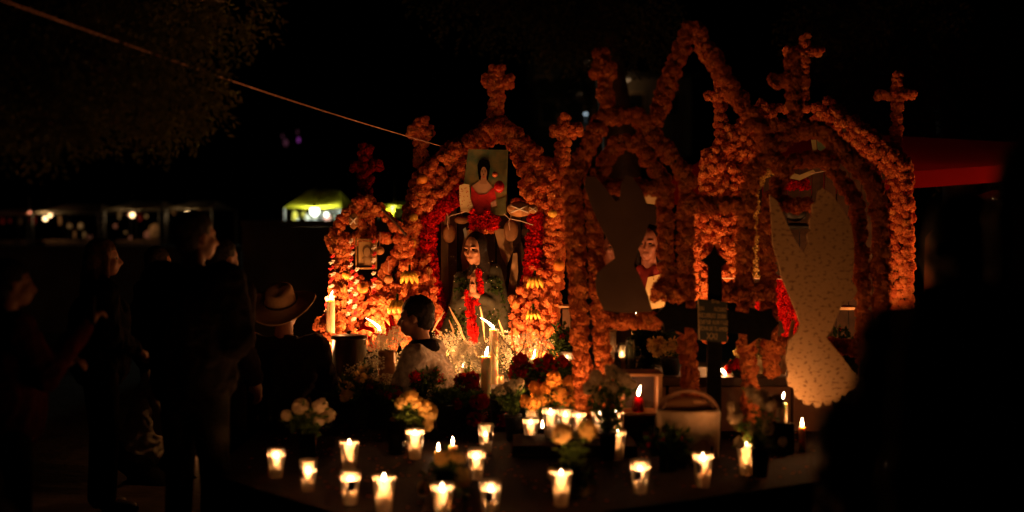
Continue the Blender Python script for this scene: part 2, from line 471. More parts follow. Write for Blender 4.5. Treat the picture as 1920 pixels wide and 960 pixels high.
# grave mounds under the altars
def mound(name, label, x0, x1, y0, y1, z, m=M_CONC):
    t = thing(name, label, 'grave', ((x0+x1)/2, (y0+y1)/2, 0))
    mb = MB(); mb.box(((x0+x1)/2, (y0+y1)/2, z/2-.04), (x1-x0, y1-y0, z-.08)); mb.build('plinth', m, t, bevel=.02)
    mb = MB(); mb.box(((x0+x1)/2, (y0+y1)/2, z-.038), (x1-x0+.06, y1-y0+.06, .076)); mb.build('cover', m, t, bevel=.012)
    return t
GZ = .62
mound('grave_plinth', 'concrete grave under the tall central flower altar', W(600,600,9.6).x, W(1075,600,9.6).x, 8.75, 10.3, GZ)
mound('grave_plinth', 'concrete grave under the right rear flower altar', W(1095,600,9.8).x, W(1740,600,9.8).x, 9.05, 10.5, GZ)

# walls far behind on the left
def wall(label, x0, x1, y, z):
    t = thing('stone_wall', label, 'wall', ((x0+x1)/2, y, 0))
    h = .0; row = 0
    mb = MB(); mb.box(((x0+x1)/2, y+.05, z/2), (x1-x0, .3, z)); mb.build('footing', M_CONC, t)
    mb = MB(); mb.box(((x0+x1)/2, y+.05, z+.042), (x1-x0+.04, .42, .08)); mb.build('coping', M_CONC, t, bevel=.02)
wall('dark boundary wall below the lamp lit stalls at left', W(-120,440,22).x, W(455,440,22).x, 22, W(300,470,22).z)
wall('dark boundary wall straight below the yellow stall', W(456,440,20).x, W(840,440,20).x, 20, W(580,424,20).z)

# ================================================================== FLOWER ALTARS
# --- central altar ------------------------------------------------
D = 9.6
alt = thing('central_altar', 'tall house shaped altar covered in orange marigolds with three crosses and a woman portrait', 'altar', (W(910,600,D).x, D, GZ), 'altars covered with marigold blooms')
items = []; red = []
segs = [
 ([(780,655),(768,560),(772,470),(778,400),(796,330),(855,285),(905,262),(931,238)], .085, .14),
 ([(931,238),(965,262),(1005,300),(1040,345),(1040,430),(1036,510),(1030,580),(1015,660)], .085, .14),
 ([(800,395),(842,345),(880,300)], .075, .10), ([(985,300),(1015,345),(1020,400)], .075, .10), ([(970,290),(990,330),(985,372)], .05, .08),
 ([(965,380),(990,392),(1018,420)], .04, .07),
 ([(932,128),(929,235)], .062, .06), ([(908,152),(960,152)], .055, .06),
 ([(790,222),(788,315)], .056, .06), ([(766,247),(812,247)], .056, .06),
 ([(1060,220),(1052,330)], .056, .06), ([(1035,245),(1086,245)], .056, .06),
]
for pts, rx, ry in segs: items += garland_items(path_px(pts, D), rx, ry, .034 if rx > .065 else .029, 1 if rx > .065 else 1.15)
cs = [path_px(p, D) for p, a, b in segs]
mb = MB()
for p, (a, rx, ry) in zip(cs, segs): mb.tube(p, min(rx, ry)*.62, 6)
mb.build('frame', M_DARKWOOD, alt)
def fill(pts, D0, D1, n, r, bulge=0):
    """blooms over an outlined patch of the frame"""
    xs = [p[0] for p in pts]; ys = [p[1] for p in pts]; out = []; acc = []
    def inside(x, y):
        c = False; j = len(pts)-1
        for i in range(len(pts)):
            if (pts[i][1] > y) != (pts[j][1] > y) and x < (pts[j][0]-pts[i][0])*(y-pts[i][1])/(pts[j][1]-pts[i][1])+pts[i][0]: c = not c
            j = i
        return c
    tries = 0; md = r*1.15*FPX/D0
    while len(acc) < n and tries < n*40:
        tries += 1; x = U(min(xs), max(xs)); y = U(min(ys), max(ys))
        if inside(x, y) and all((x-a)**2+(y-b)**2 > md*md for a, b in acc):
            acc.append((x, y)); f = (y-min(ys))/(max(ys)-min(ys)+1)
            out.append((tuple(W(x, y, D1+(D0-D1)*f + U(-.04,.04))), r*U(.8,1.2), .8+U(-.3,.2)))
    return out
items += fill([(960,560),(1000,500),(1045,500),(1040,700),(985,690),(955,640)], 9.15, 9.5, 90, .034)
items += fill([(700,560),(745,470),(800,480),(825,590),(800,620),(700,640)], 9.15, 9.5, 110, .034)
items += fill([(790,330),(870,300),(850,350),(790,400)], 9.5, 9.5, 40, .034)
items += fill([(960,290),(1010,300),(1050,360),(1040,400),(990,380)], 9.5, 9.5, 40, .034)
blooms(alt, 'marigold', 'marigold', M_MARI, items)
for pts, rx, ry in [([(838,640),(822,575),(806,520),(800,465),(806,415),(835,382),(870,362)], .066, .09),
                    ([(1003,405),(1001,450),(998,510),(984,555),(968,600),(952,660)], .06, .09),
                    ([(792,500),(812,560),(830,610)], .05, .07), ([(850,355),(880,350)], .05, .06), ([(908,415),(935,418)], .05, .05)]:
    red += garland_items(path_px(pts, D-.06), rx, ry, .026)
blooms(alt, 'red_flower', 'shag', M_RED, red, 250)
# planked back of the niche
for k in range(9):
    xa = 812 + k*24; mb = MB(); c = W(xa+10, 520, 9.98); w = M(21, 9.98)
    mb.box((c.x, c.y+U(-.01,.01), (GZ+W(0,355+abs(k-4)*9,9.98).z)/2), (w, .022, W(0,355+abs(k-4)*9,9.98).z-GZ)); mb.build('plank', [M_DARKWOOD, M_WOOD][k in (1,)], alt)
mb = MB(); a = W(832,395,9.72); b = W(836,540,9.72); mb.box(((a.x+b.x)/2, 9.72, (a.z+GZ)/2), (.05, .06, a.z-GZ)); mb.build('post', M_PALEWOOD, alt)
mb = MB(); a = W(984,430,9.8); mb.box((a.x, 9.8, (a.z+GZ)/2), (.045, .05, a.z-GZ)); mb.build('post', M_DARKWOOD, alt)

# --- small altar at left -------------------------------------------
D = 9.35
sm = thing('small_altar', 'small gabled marigold altar with little framed photo, left of the central altar', 'altar', (W(685,600,D).x, D, GZ), 'altars covered with marigold blooms')
items = []
segs = [([(622,450),(645,410),(684,372)], .05, .06), ([(684,372),(725,408),(760,440)], .045, .06),
        ([(625,450),(700,445),(764,448)], .045, .06), ([(686,398),(688,440)], .07, .05),
        ([(632,450),(640,480),(630,520),(625,580),(620,640)], .05, .06), ([(652,455),(648,500),(655,540)], .028, .04),
        ([(752,460),(725,505),(702,545),(690,590)], .04, .05), ([(764,450),(758,520),(752,600)], .05, .07),
        ([(640,440),(620,470)], .05, .05)]
for pts, rx, ry in segs: items += garland_items(path_px(pts, D), rx, ry, .033)
mb = MB()
for p, rx, ry in segs: mb.tube(path_px(p, D), .016, 6)
mb.build('frame', M_DARKWOOD, sm)
items += fill([(622,520),(650,500),(690,530),(760,540),(765,650),(612,650)], 9.1, 9.3, 100, .033)
items += fill([(585,650),(590,610),(612,590),(640,600),(640,690),(600,690)], 8.95, 9.1, 30, .036)
blooms(sm, 'marigold', 'marigold', M_MARI, items)
cr = garland_items(path_px([(685,272),(686,368)], 9.5), .055, .05, .03) + garland_items(path_px([(660,312),(711,310)], 9.5), .05, .05, .03)
blooms(sm, 'dark_red_flower', 'marigold', M_DRED, cr, 120)
mb = MB(); mb.tube(path_px([(716,392),(742,418),(762,442)], 9.25), .009, 6); mb.build('brace', M_DARKWOOD, sm)
# twisted sweets hung in strings
M_SWEET = mat('sugar_white', (.8,.72,.62), .4, .1, 60); M_SWEETR = mat('sugar_red', (.6,.03,.03), .4, .1, 60)
_t = MB()
for k in range(2):
    pts = [(.008*math.cos(a*.5+k*PI), .008*math.sin(a*.5+k*PI), -.022+a*.0044) for a in range(11)]
    _t.tube(pts, [.004+.004*math.sin(PI*i/10) for i in range(11)], 5)
_sw = [_t.mesh('twisted_sweet'), _t.mesh('twisted_sweet')]
_sw[0].materials.append(M_SWEET); _sw[1].materials.append(M_SWEETR)
for q, (x0, y0, x1, y1) in enumerate([(660,452,655,600),(701,452,702,560),(668,505,664,610),(623,480,622,660),(612,560,618,640)]):
    n = int(abs(y1-y0)/11)
    for k in range(n):
        o = bpy.data.objects.new('twisted_sweet', _sw[(k+q) % 2]); COL.objects.link(o); o.parent = sm; o.matrix_parent_inverse = sm.matrix_basis.inverted()
        o.location = W(x0+(x1-x0)*k/n+U(-2,2), y0+(y1-y0)*k/n, 9.2-.1*(y0+k*11 > 540)); o.rotation_euler = (U(-.4,.4), .9+U(-.3,.3), U(-1,1)); o.scale = (.85, .85, .85)

# --- right rear altar ---------------------------------------------
D = 9.85
ra = thing('rear_altar', 'wide marigold altar with three flower crosses behind the dark foreground arches', 'altar', (W(1510,600,D).x, D, GZ), 'altars covered with marigold blooms')
items = []
segs = [([(1340,640),(1336,520),(1340,300)], .10, .13), ([(1335,305),(1440,208)], .10, .13),
        ([(1535,203),(1688,316)], .11, .13), ([(1688,312),(1690,450),(1688,660)], .09, .12),
        ([(1530,240),(1640,335)], .05, .08),
        ([(1440,203),(1490,203),(1540,203)], .035, .06),
        ([(1508,68),(1506,200)], .045, .05), ([(1474,97),(1540,97)], .04, .05),
        ([(1350,150),(1354,300)], .05, .05), ([(1326,181),(1368,181)], .045, .05),
        ([(1683,140),(1678,330)], .045, .05), ([(1644,178),(1714,178)], .042, .05),
        ([(1375,300),(1372,420),(1376,540)], .06, .07), ([(1645,340),(1655,450),(1660,560)], .05, .07)]
for pts, rx, ry in segs: items += garland_items(path_px(pts, D), rx, ry, .034 if rx > .052 else .028, 1 if rx > .052 else 1.15)
mb = MB()
for p, rx, ry in segs: mb.tube(path_px(p, D), min(rx, ry)*.6, 6)
mb.build('frame', M_DARKWOOD, ra)
items += fill([(1300,560),(1302,400),(1318,310),(1350,245),(1425,215),(1430,262),(1390,330),(1374,560)], 9.7, 9.78, 150, .034)
blooms(ra, 'marigold', 'marigold', M_MARI, items)
wf = garland_items(path_px([(1470,315),(1430,325),(1414,360),(1412,430),(1418,520)], D-.1), .04, .05, .026)
blooms(ra, 'white_flower', 'shag', M_YELW, wf, 80)
rf = garland_items(path_px([(1455,520),(1470,570),(1490,610),(1480,660)], D-.15), .08, .09, .028) + garland_items(path_px([(1470,345),(1520,345)], D), .05, .05, .028)
rf += garland_items(path_px([(1425,560),(1445,640)], D-.1), .05, .06, .028)
blooms(ra, 'red_flower', 'shag', M_RED, rf, 120)
for k in range(12):
    xa = 1385 + k*23; mb = MB(); c = W(xa+10, 520, 10.25); w = M(21, 10.25); zt = W(0, 300, 10.25).z
    mb.box((c.x, c.y+U(-.01,.01), (GZ+zt)/2), (w, .022, zt-GZ)); mb.build('plank', M_DARKWOOD, ra)
mb = MB(); a = W(1540,578,9.6); b = W(1612,580,9.6); mb.box(((a.x+b.x)/2, 9.7, a.z), (b.x-a.x, .3, .018)); mb.build('shelf', M_PALEWOOD, ra)
for sx in (1412, 1645):
    mb = MB(); mb.tube(path_px([(sx-60,521),(sx,522),(sx+60,523)] if sx < 1500 else [(1520,325),(1560,318)], 9.5), .004, 5); mb.build('wire', M_RIB, ra)

# --- big foreground arches ----------------------------------------
DA = 7.5; FR = .036
def front_arch(name, label, segs, base, limit=290):
    t = thing(name, label, 'arch', base, 'bare marigold garland arches in front of the altars')
    it = []; mb = MB()
    for pts, rx in segs:
        P = path_px(pts, DA)
        it += garland_items(P, rx*.80, rx*.76, FR, 1.4, .08); mb.tube(P, .028, 6)
    mb.build('frame', M_DARKWOOD, t)
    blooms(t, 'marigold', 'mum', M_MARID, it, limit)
    return t
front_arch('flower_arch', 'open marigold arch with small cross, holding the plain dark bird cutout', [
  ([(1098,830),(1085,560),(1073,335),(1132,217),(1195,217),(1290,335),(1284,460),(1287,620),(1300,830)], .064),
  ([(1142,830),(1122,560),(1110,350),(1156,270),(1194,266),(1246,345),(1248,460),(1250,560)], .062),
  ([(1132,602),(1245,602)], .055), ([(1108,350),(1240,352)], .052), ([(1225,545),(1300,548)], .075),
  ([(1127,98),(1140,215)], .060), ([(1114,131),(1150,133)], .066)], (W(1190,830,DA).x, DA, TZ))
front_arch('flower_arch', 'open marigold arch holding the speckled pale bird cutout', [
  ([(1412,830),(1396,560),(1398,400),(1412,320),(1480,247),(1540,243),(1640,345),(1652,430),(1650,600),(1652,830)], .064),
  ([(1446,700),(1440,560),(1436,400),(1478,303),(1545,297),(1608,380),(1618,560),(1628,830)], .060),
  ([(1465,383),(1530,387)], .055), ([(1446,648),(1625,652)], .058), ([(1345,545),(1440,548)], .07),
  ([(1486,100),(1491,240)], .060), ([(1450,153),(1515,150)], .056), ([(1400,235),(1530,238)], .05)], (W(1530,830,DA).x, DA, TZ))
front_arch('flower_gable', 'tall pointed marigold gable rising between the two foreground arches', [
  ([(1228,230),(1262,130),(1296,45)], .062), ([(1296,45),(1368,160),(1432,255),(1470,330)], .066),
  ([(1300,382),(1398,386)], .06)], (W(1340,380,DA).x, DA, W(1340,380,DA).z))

# --- bird cutouts ---------------------------------------------------
def speckled():
    m = mat('speckled_board', (.6,.5,.34), .85, .1, 4)
    nt = m.node_tree; b = nt.nodes['Principled BSDF']
    tc = nt.nodes.new('ShaderNodeTexCoord'); mp = nt.nodes.new('ShaderNodeMapping'); mp.inputs['Scale'].default_value = (26, 26, 44)
    n = nt.nodes.new('ShaderNodeTexNoise'); n.inputs['Scale'].default_value = 1.6; n.inputs['Detail'].default_value = 1
    nt.links.new(tc.outputs['Object'], mp.inputs[0]); nt.links.new(mp.outputs[0], n.inputs['Vector'])
    r = nt.nodes.new('ShaderNodeValToRGB'); r.color_ramp.elements[0].position = .56; r.color_ramp.elements[1].position = .66
    r.color_ramp.elements[0].color = (.48,.31,.15,1); r.color_ramp.elements[1].color = (.22,.12,.05,1)
    nt.links.new(n.outputs['Fac'], r.inputs[0]); nt.links.new(r.outputs[0], b.inputs['Base Color'])
    return m
def bird(label, pts, D, m, feathers):
    P = [W(x, y, D) for x, y in pts]
    t = thing('bird_cutout', label, 'bird figure', (sum(p.x for p in P)/len(P), D, min(p.z for p in P)), 'flat bird cutouts hung in the arches')
    mb = MB(); mb.poly(P, .03)
    mb.build('board', m, t)
    for f in feathers:       # raised strips glued on the board
        mb = MB(); mb.tube([W(x, y, D-.004) for x, y in f], [.001, .0022, .001][:len(f)], 5); mb.build('feather_strip', M_WOOD, t)
z4 = lambda L: [(1040+x/2, 300+y/2) for x, y in L]
z3 = lambda L: [(1380+x/1.92, 300+y/1.92) for x, y in L]
bird('plain dark brown bird cutout hanging in the left foreground arch',
     [(1012+x/1.898, 300+y/1.898) for x, y in [(165,60),(160,95),(180,150),(205,210),(235,270),(262,320),(268,350),(235,375),(207,400),(198,430),(205,480),(228,535),(300,545),(402,540),(385,480),(360,420),(335,375),(345,330),(375,270),(390,220),(385,165),(365,110),(330,60),(306,55),(292,80),(285,140),(270,148),(235,100),(200,60)]], DA-.12, mat('plain_board', (.07,.04,.022), .9, .1, 5), [])
bird('pale bird cutout with dark speckles and scalloped tail lit from below',
     z3([(122,125),(128,200),(132,300),(150,360),(165,420),(190,480),(215,540),(232,590),(222,618),(190,650),(178,715),(190,765),(184,790),(190,815),(208,822),(212,848),(226,862),(240,862),(248,880),(262,884),(276,872),(288,892),(304,888),(312,868),(324,884),(338,882),(346,862),(358,872),(372,864),(380,845),(392,848),(404,832),(420,826),(455,795),(420,760),(380,705),(345,665),(325,640),(345,610),(365,560),(382,520),(402,512),(424,498),(437,472),(430,452),(412,438),(425,380),(425,300),(415,230),(385,180),(345,125),(310,100),(296,112),(290,150),(275,160),(275,200),(264,215),(268,250),(256,270),(260,295),(243,335),(210,285),(180,220),(150,150)]), DA-.12, speckled(),
     [])# --- black iron grave cross with plaque -----------------------------
D = 7.25
gx = thing('grave_cross', 'black iron grave cross with pointed ends and a lettered plaque', 'cross', (W(1337,845,D).x, D, TZ))
mb = MB()
out = [(1340,458),(1347,476),(1366,490),(1354,500),(1354,578),(1404,588),(1406,576),(1428,584),(1448,578),(1450,592),(1462,606),(1448,622),(1446,640),(1424,634),(1402,648),(1402,628),(1354,622),(1352,860),(1326,860),(1326,620),(1284,614),(1284,628),(1262,618),(1246,624),(1244,606),(1228,592),(1244,578),(1250,564),(1268,574),(1286,566),(1286,578),(1327,580),(1328,500),(1314,488),(1332,476)]
mb.poly([W(x, y, D) for x, y in out], .025); mb.build('bars', mat('matt_black_paint', (.006,.005,.004), .9, .3, 20, .2, 60, spec=.05), gx, bevel=.004)
pl = MB(); c = [W(x, y, D-.03) for x, y in [(1308,560),(1364,566),(1364,642),(1310,638)]]
pl.poly(c, .012); plate = pl.build('plaque', mat('plaque_paint', (.025,.03,.022), .6), gx, bevel=.002)
M_LET = mat('letter_paint', (.45,.32,.16), .7)
rows = ['Sra.', 'EN         ROSAS', 'RECUERDO  DURA', 'QUE FUE  FLOR Y LUZ', 'FECHA DE TU AMOR', 'XXI']
for i, tx in enumerate(rows):
    fc = bpy.data.curves.new('lettering', 'FONT'); fc.body = tx; fc.align_x = 'CENTER'; fc.extrude = .0008
    fc.size = M([9, 11, 12, 10.5, 11, 17][i], D)
    fo = bpy.data.objects.new('lettering', fc); COL.objects.link(fo); fc.materials.append(M_LET)
    fo.parent = gx; fo.matrix_parent_inverse = gx.matrix_basis.inverted()
    fo.location = W([1342,1336,1336,1338,1337,1335][i], [568,583,596,608,620,636][i], D-.034)
    fo.rotation_euler = (PI/2, math.radians(3), 0)
    bpy.context.view_layer.update()
    wdt = fo.dimensions.x; tgt = M([16,50,50,54,54,20][i], D)
    if wdt > 0: fo.scale = (tgt/wdt, 1, 1)
    me = bpy.data.meshes.new_from_object(fo.evaluated_get(bpy.context.evaluated_depsgraph_get()))
    mo = bpy.data.objects.new('lettering_row', me); COL.objects.link(mo); mo.parent = gx; mo.matrix_parent_inverse = gx.matrix_basis.inverted()
    mo.location = fo.location; mo.rotation_euler = fo.rotation_euler; mo.scale = fo.scale; bpy.data.objects.remove(fo)
mb = MB(); mb.tube([W(1309,562,D-.033), W(1311,636,D-.033)], .0022, 5); mb.build('plaque_edge', M_LET, gx)

# ================================================================== PRINTS AND FIGURES
def flat(parent, name, pts, D, m, th=.002):
    mb = MB(); mb.poly([W(x, y, D) for x, y in pts], th); return mb.build(name, m, parent)
def ell(cx, cy, rx, ry, n=18, a0=0, a1=2*PI): return [(cx+rx*math.cos(a0+(a1-a0)*i/n), cy+ry*math.sin(a0+(a1-a0)*i/n)) for i in range(n)]
D = 9.36
po = thing('portrait_poster', 'poster of a dark haired woman in a red off shoulder dress, on the central altar', 'poster', (W(907,405,D).x, D, W(907,405,D).z))
zz = lambda L: [(850+x/5.333, 260+y/5.333) for x, y in L]
m_bg = mat('print_teal', (.05,.12,.08), .6, .1, 7, col2=(.30,.22,.07)); 
flat(po, 'sheet', zz([(150,105),(550,112),(525,770),(190,745),(70,700)]), D, m_bg, .006)
flat(po, 'printed_shoulders', zz([(190,470),(250,430),(270,400),(330,400),(345,430),(400,490),(395,560),(200,560)]), D-.005, mat('print_skin', (.52,.32,.20), .6, .05))
flat(po, 'printed_dress', zz([(180,470),(215,520),(250,560),(290,560),(330,555),(385,500),(405,490),(430,600),(375,640),(370,760),(200,750),(175,640)]), D-.0095, mat('print_red', (.55,.02,.02), .5, .25, 30))
flat(po, 'printed_hair', zz([(246,340),(240,265),(262,215),(305,200),(350,218),(368,270),(360,350),(345,410),(320,430),(285,432),(255,405)]), D-.010, mat('print_black', (.004,.003,.003), .9, .1, spec=0))
flat(po, 'printed_neck', zz([(278,380),(330,380),(335,455),(265,455)]), D-.0125, mat('print_neck', (.40,.22,.13), .6, .05))
flat(po, 'printed_face', [(850+x/5.333, 260+y/5.333) for x, y in ell(305, 342, 31, 60)], D-.015, mat('print_face', (.42,.23,.14), .6, .08, 20))
for nm, e in (('printed_eye', ell(288,332,9,4,10)), ('printed_eye', ell(319,332,9,4,10)), ('printed_brow', ell(288,320,11,3,10)), ('printed_brow', ell(319,320,11,3,10)), ('printed_mouth', ell(303,385,13,5,10)), ('printed_nose', ell(303,358,5,9,10))):
    flat(po, nm, [(850+x/5.333, 260+y/5.333) for x, y in e], D-.018, MATS['print_red'] if 'mouth' in nm else mat('print_brown', (.06,.03,.02), .6), .001)
flat(po, 'printed_cuff', zz([(372,640),(425,615),(432,670),(385,685)]), D-.014, mat('print_pink', (.6,.36,.28), .6, .2, 60))
flat(po, 'printed_ground', zz([(440,610),(528,580),(522,762),(365,758),(372,700),(440,690)]), D-.006, mat('print_green', (.12,.13,.05), .6, .2, 20))
def dotted(name, base, dot, sc=70):
    m = mat(name, base, .8); nt = m.node_tree; b = nt.nodes['Principled BSDF']
    tc = nt.nodes.new('ShaderNodeTexCoord'); v = nt.nodes.new('ShaderNodeTexVoronoi'); v.inputs['Scale'].default_value = sc
    r = nt.nodes.new('ShaderNodeValToRGB'); r.color_ramp.elements[0].position = .22; r.color_ramp.elements[1].position = .3
    r.color_ramp.elements[0].color = (*dot, 1); r.color_ramp.elements[1].color = (*base, 1)
    nt.links.new(tc.outputs['Object'], v.inputs['Vector']); nt.links.new(v.outputs['Distance'], r.inputs[0]); nt.links.new(r.outputs[0], b.inputs['Base Color'])
    return m
st = tag(flat(None, 'dotted_cloth', zz([(60,470),(110,450),(160,460),(170,600),(205,690),(210,745),(75,730),(60,600)]), D-.03, dotted('dotted_cloth', (.66,.52,.28), (.45,.08,.02), 70), .004), 'cream cloth with red dots hanging beside the woman poster', 'cloth')
rb = thing('red_skirt_cloth', 'bunch of red cloth and orange petals hanging below the woman poster', 'cloth', tuple(W(905,425,9.35)))
it = [(tuple(W(905+U(-22,22), 405+U(-8,22), 9.33)), .026, R()) for _ in range(26)]
blooms(rb, 'red_flower', 'shag', M_RED, it, 40)
it = [(tuple(W(903+U(-18,18), 428+U(-6,8), 9.35)), .024, R()) for _ in range(14)]
blooms(rb, 'orange_flower', 'shag', M_MARI, it, 40)
rf_ = thing('red_ornament', 'glossy red round ornament beside the shoulder of the poster', 'ornament', tuple(W(935,348,9.3)))
mb = MB(); mb.ball(W(936,350,9.3), .036, 2, (1,1,1.15)); mb.build('ball', mat('glossy_red', (.45,.01,.01), .25, .1, spec=.6), rf_, True)
mb = MB(); mb.ball(W(928,327,9.3), .02, 2); mb.build('knob', mat('glossy_brown', (.5,.12,.04), .3), rf_, True)

# framed photo in the small altar
fp = thing('framed_photo', 'small framed faded portrait photo inside the small left altar', 'picture frame', tuple(W(686,505,9.2)))
cF = [(668,449),(705,449),(705,503),(668,503)]
flat(fp, 'photo', [(672,453),(702,453),(702,499),(672,499)], 9.235, mat('photo_paper', (.40,.26,.10), .5, .1, 9), .004)
flat(fp, 'printed_hair', ell(688,470,8.5,11), 9.232, mat('photo_brown', (.16,.09,.035), .6), .002)
flat(fp, 'printed_coat', [(674,499),(677,486),(684,481),(693,481),(699,486),(701,499)], 9.231, mat('photo_coat', (.24,.15,.06), .6), .002)
flat(fp, 'printed_face', ell(688,473,6,9), 9.229, mat('photo_face', (.42,.28,.13), .6), .002)
for a, b in ((0,1),(1,2),(2,3),(3,0)):
    mb = MB(); p, q = W(*cF[a], 9.225), W(*cF[b], 9.225); d = (q-p); l = d.length
    mb.box((p+q)/2, (l+.012 if abs(d.x) > .05 else .012, .018 if a%2 else .0215, .012 if abs(d.x) > .05 else l-.012)); mb.build('frame_rail', mat('gilt', (.35,.2,.07), .4, .2, 30, metal=.4), fp, bevel=.002)

cp = thing('backdrop_cloth', 'dark cloth hung behind the two painted busts in the left arch', 'cloth', tuple(W(1170,560,10.05)))
flat(cp, 'cloth', [(1095,385),(1250,385),(1252,560),(1096,560)], 10.05, mat('dark_cloth', (.03,.018,.012), .9, .3, 8), .02)
tag(flat(None, 'cream_cloth', [(1198,345),(1243,345),(1246,378),(1230,384),(1204,380)], 9.7, mat('cream_cloth', (.62,.46,.25), .9, .1, 10, .4), .012), 'small cream cloth hanging at the top right of the couple portrait', 'cloth')
tag(flat(None, 'striped_cloth', [(1215,520),(1246,512),(1248,575),(1222,580),(1206,560)], 9.6, dotted('striped_cloth', (.55,.42,.2), (.2,.12,.04), 50), .012), 'patterned yellowish cloth hanging below the couple portrait', 'cloth')
dp = thing('dark_hat', 'black round hat hanging inside the right rear altar', 'hat', tuple(W(1492,400,9.7)))
mb = MB(); mb.ball(W(1492,396,9.7), .085, 2, (1,.5,.85)); mb.build('crown', M_BLACKMETAL, dp, True)
mb = MB(); mb.ball(W(1494,424,9.7), .12, 2, (1,.5,.2)); mb.build('brim', M_BLACKMETAL, dp, True)
tag(flat(None, 'paper_flag', [(1521,262),(1530,262),(1532,288),(1525,288)], 9.5, mat('flag_cream', (.6,.5,.25), .8), .004), 'narrow cream paper flag high inside the right rear altar', 'flag')
tag(flat(None, 'paper_flag', [(1531,258),(1548,262),(1551,276),(1540,284),(1533,280)], 9.48, mat('flag_green', (.2,.32,.22), .8), .004), 'greenish paper flag high inside the right rear altar', 'flag')
tag(flat(None, 'sash_cloth', [(1478,322),(1500,328),(1525,318),(1530,324),(1500,338),(1480,334)], 9.6, MATS['flag_cream'], .01), 'folded cream sash above the red flowers of the right rear altar', 'sash')

# ---------------------------------------------------------------- fruit, bread
M_ORANGE = mat('orange_skin', (.80,.28,.03), .5, .08, 30, .3, 200, spec=.4)
M_YEL = mat('yellow_skin', (.80,.48,.06), .5, .1, 30)
M_BREAD = mat('bread', (.42,.20,.07), .7, .25, 20, .4, 60)
def fruit(px, py, D, r, label, m=M_ORANGE, hang=0):
    p = W(px, py, D); t = thing('orange', label, 'fruit', (p.x, p.y, p.z-r), 'fruit hung on the altars')
    mb = MB(); mb.ball(p, r, 3, (1,1,.94)); mb.build('fruit', m, t, True)
    mb = MB(); mb.tube([p+Vector((0,0,r*.85)), p+Vector((0,0,r*.94)), p+Vector((.003,0,r+max(.01, hang)))], .0016 if hang else .003, 5); mb.build('string' if hang else 'stalk', M_RIB if hang else M_DLEAF, t)
fruit(712,470,9.25,.030,'small fruit on a string right of the framed photo', M_BREAD, .09)
fruit(728,524,9.25,.031,'fruit on a string below the right end of the small altar', M_BREAD, .09)
fruit(775,407,9.42,.030,'yellow fruit high on the left column of the central altar', M_YEL)
fruit(770,455,9.40,.036,'yellow fruit midway on the left column of the central altar', M_YEL)
fruit(680,540,9.05,.036,'orange set in the flowers below the framed photo')
fruit(650,515,9.1,.030,'orange left of and below the framed photo', M_ORANGE)
fruit(1048,498,9.42,.040,'round orange on the right column of the central altar')
fruit(1036,400,9.42,.030,'yellow fruit near the top of the right column', M_YEL)
fruit(792,335,9.42,.036,'orange high on the left shoulder of the central altar')
def bananas(px, py, D, label, s=1):
    p = W(px, py, D); t = thing('banana_bunch', label, 'bananas', tuple(p), 'fruit hung on the altars')
    for k in range(4):
        a = -.6+.4*k; mb = MB(); pts = []
        for i in range(7):
            f = i/6; pts.append(p + Vector((math.sin(a*(.3+f))*.055*s+a*.02, -.02-.02*math.sin(PI*f), -.02-.075*f*s+.012)))
        mb.tube(pts, [r*s for r in (.005,.011,.014,.015,.014,.010,.004)], 7); mb.build('banana', M_YEL, t, True)
    mb = MB(); mb.tube([p+Vector((0,0,.03)), p+Vector((0,-.01,0)), p+Vector((0,-.02,-.015))], .008, 6); mb.build('stalk', M_DLEAF, t)
bananas(1003,516,9.3,'little bunch of bananas on the right red lining of the central altar')
bananas(768,505,9.2,'bunch of bananas low on the left column of the central altar', 1.1)
bananas(1000,578,9.1,'banana bunch at the foot of the right column', .8)
bananas(745,560,9.0,'banana bunch in front of the flowers behind the kneeling man', 1.1)
def loaf(px, py, D, rx, rz, label):
    p = W(px, py, D); t = thing('bread_loaf', label, 'bread', (p.x, p.y, p.z-rz), 'sugared loaves hung on the altars')
    mb = MB(); mb.ball(p, 1, 3, (rx, rx*.5, rz)); mb.build('loaf', M_BREAD, t, True)
    for a in (-.6, .6):
        mb = MB(); mb.tube([p+Vector((s*rx*.8*math.cos(a), -rx*.52*math.sqrt(max(0,1-(s*.8)**2))-.002, s*rz*.8*math.sin(a))) for s in (-1,-.5,0,.5,1)], rz*.10, 6); mb.build('icing_strip', M_SWEET, t, True)
loaf(974,392,9.35,.085,.052,'large round loaf with white icing cross under the right side of the gable')
loaf(663,414,9.28,.032,.055,'upright oval loaf with crossed icing in the gable of the small altar')
loaf(999,392,9.33,.034,.03,'small loaf at the right of the large iced loaf')
for i, (px, py, rx, rz, lb) in enumerate([(842,438,.045,.065,'brown gourd hanging at the upper left of the niche'), (866,412,.05,.03,'dark flat gourd hanging under the poster corner'), (958,432,.05,.075,'brown gourd hanging right of the poster edge')]):
    p = W(px, py, 9.6); t = thing('gourd', lb, 'gourd', (p.x, p.y, p.z-rz), 'gourds hanging in the niche')
    mb = MB(); mb.ball(p, 1, 3, (rx, rx*.8, rz)); mb.build('gourd', M_WOOD, t, True)
    mb = MB(); mb.tube([p+Vector((0,0,rz*.9)), p+Vector((0,0,rz+.05))], .0025, 5); mb.build('string', M_RIB, t)
for lb, pts in (('white ribbon tied at the left corner of the poster', [(838,400),(840,408),(846,404),(875,396)]), ('white ribbon from the right corner of the poster to the column', [(945,401),(955,410),(975,414),(1000,422)])):
    t = thing('ribbon', lb, 'ribbon', tuple(W(*pts[0], 9.32)))
    mb = MB(); mb.tube(path_px(pts, 9.32), .0028, 5); mb.build('cord', M_RIB, t)
    a = pts[1]; mb = MB(); mb.tube(path_px([a, (a[0]-1, a[1]+10), (a[0]+1, a[1]+22)], 9.32), .0028, 5); mb.build('tail', M_RIB, t)
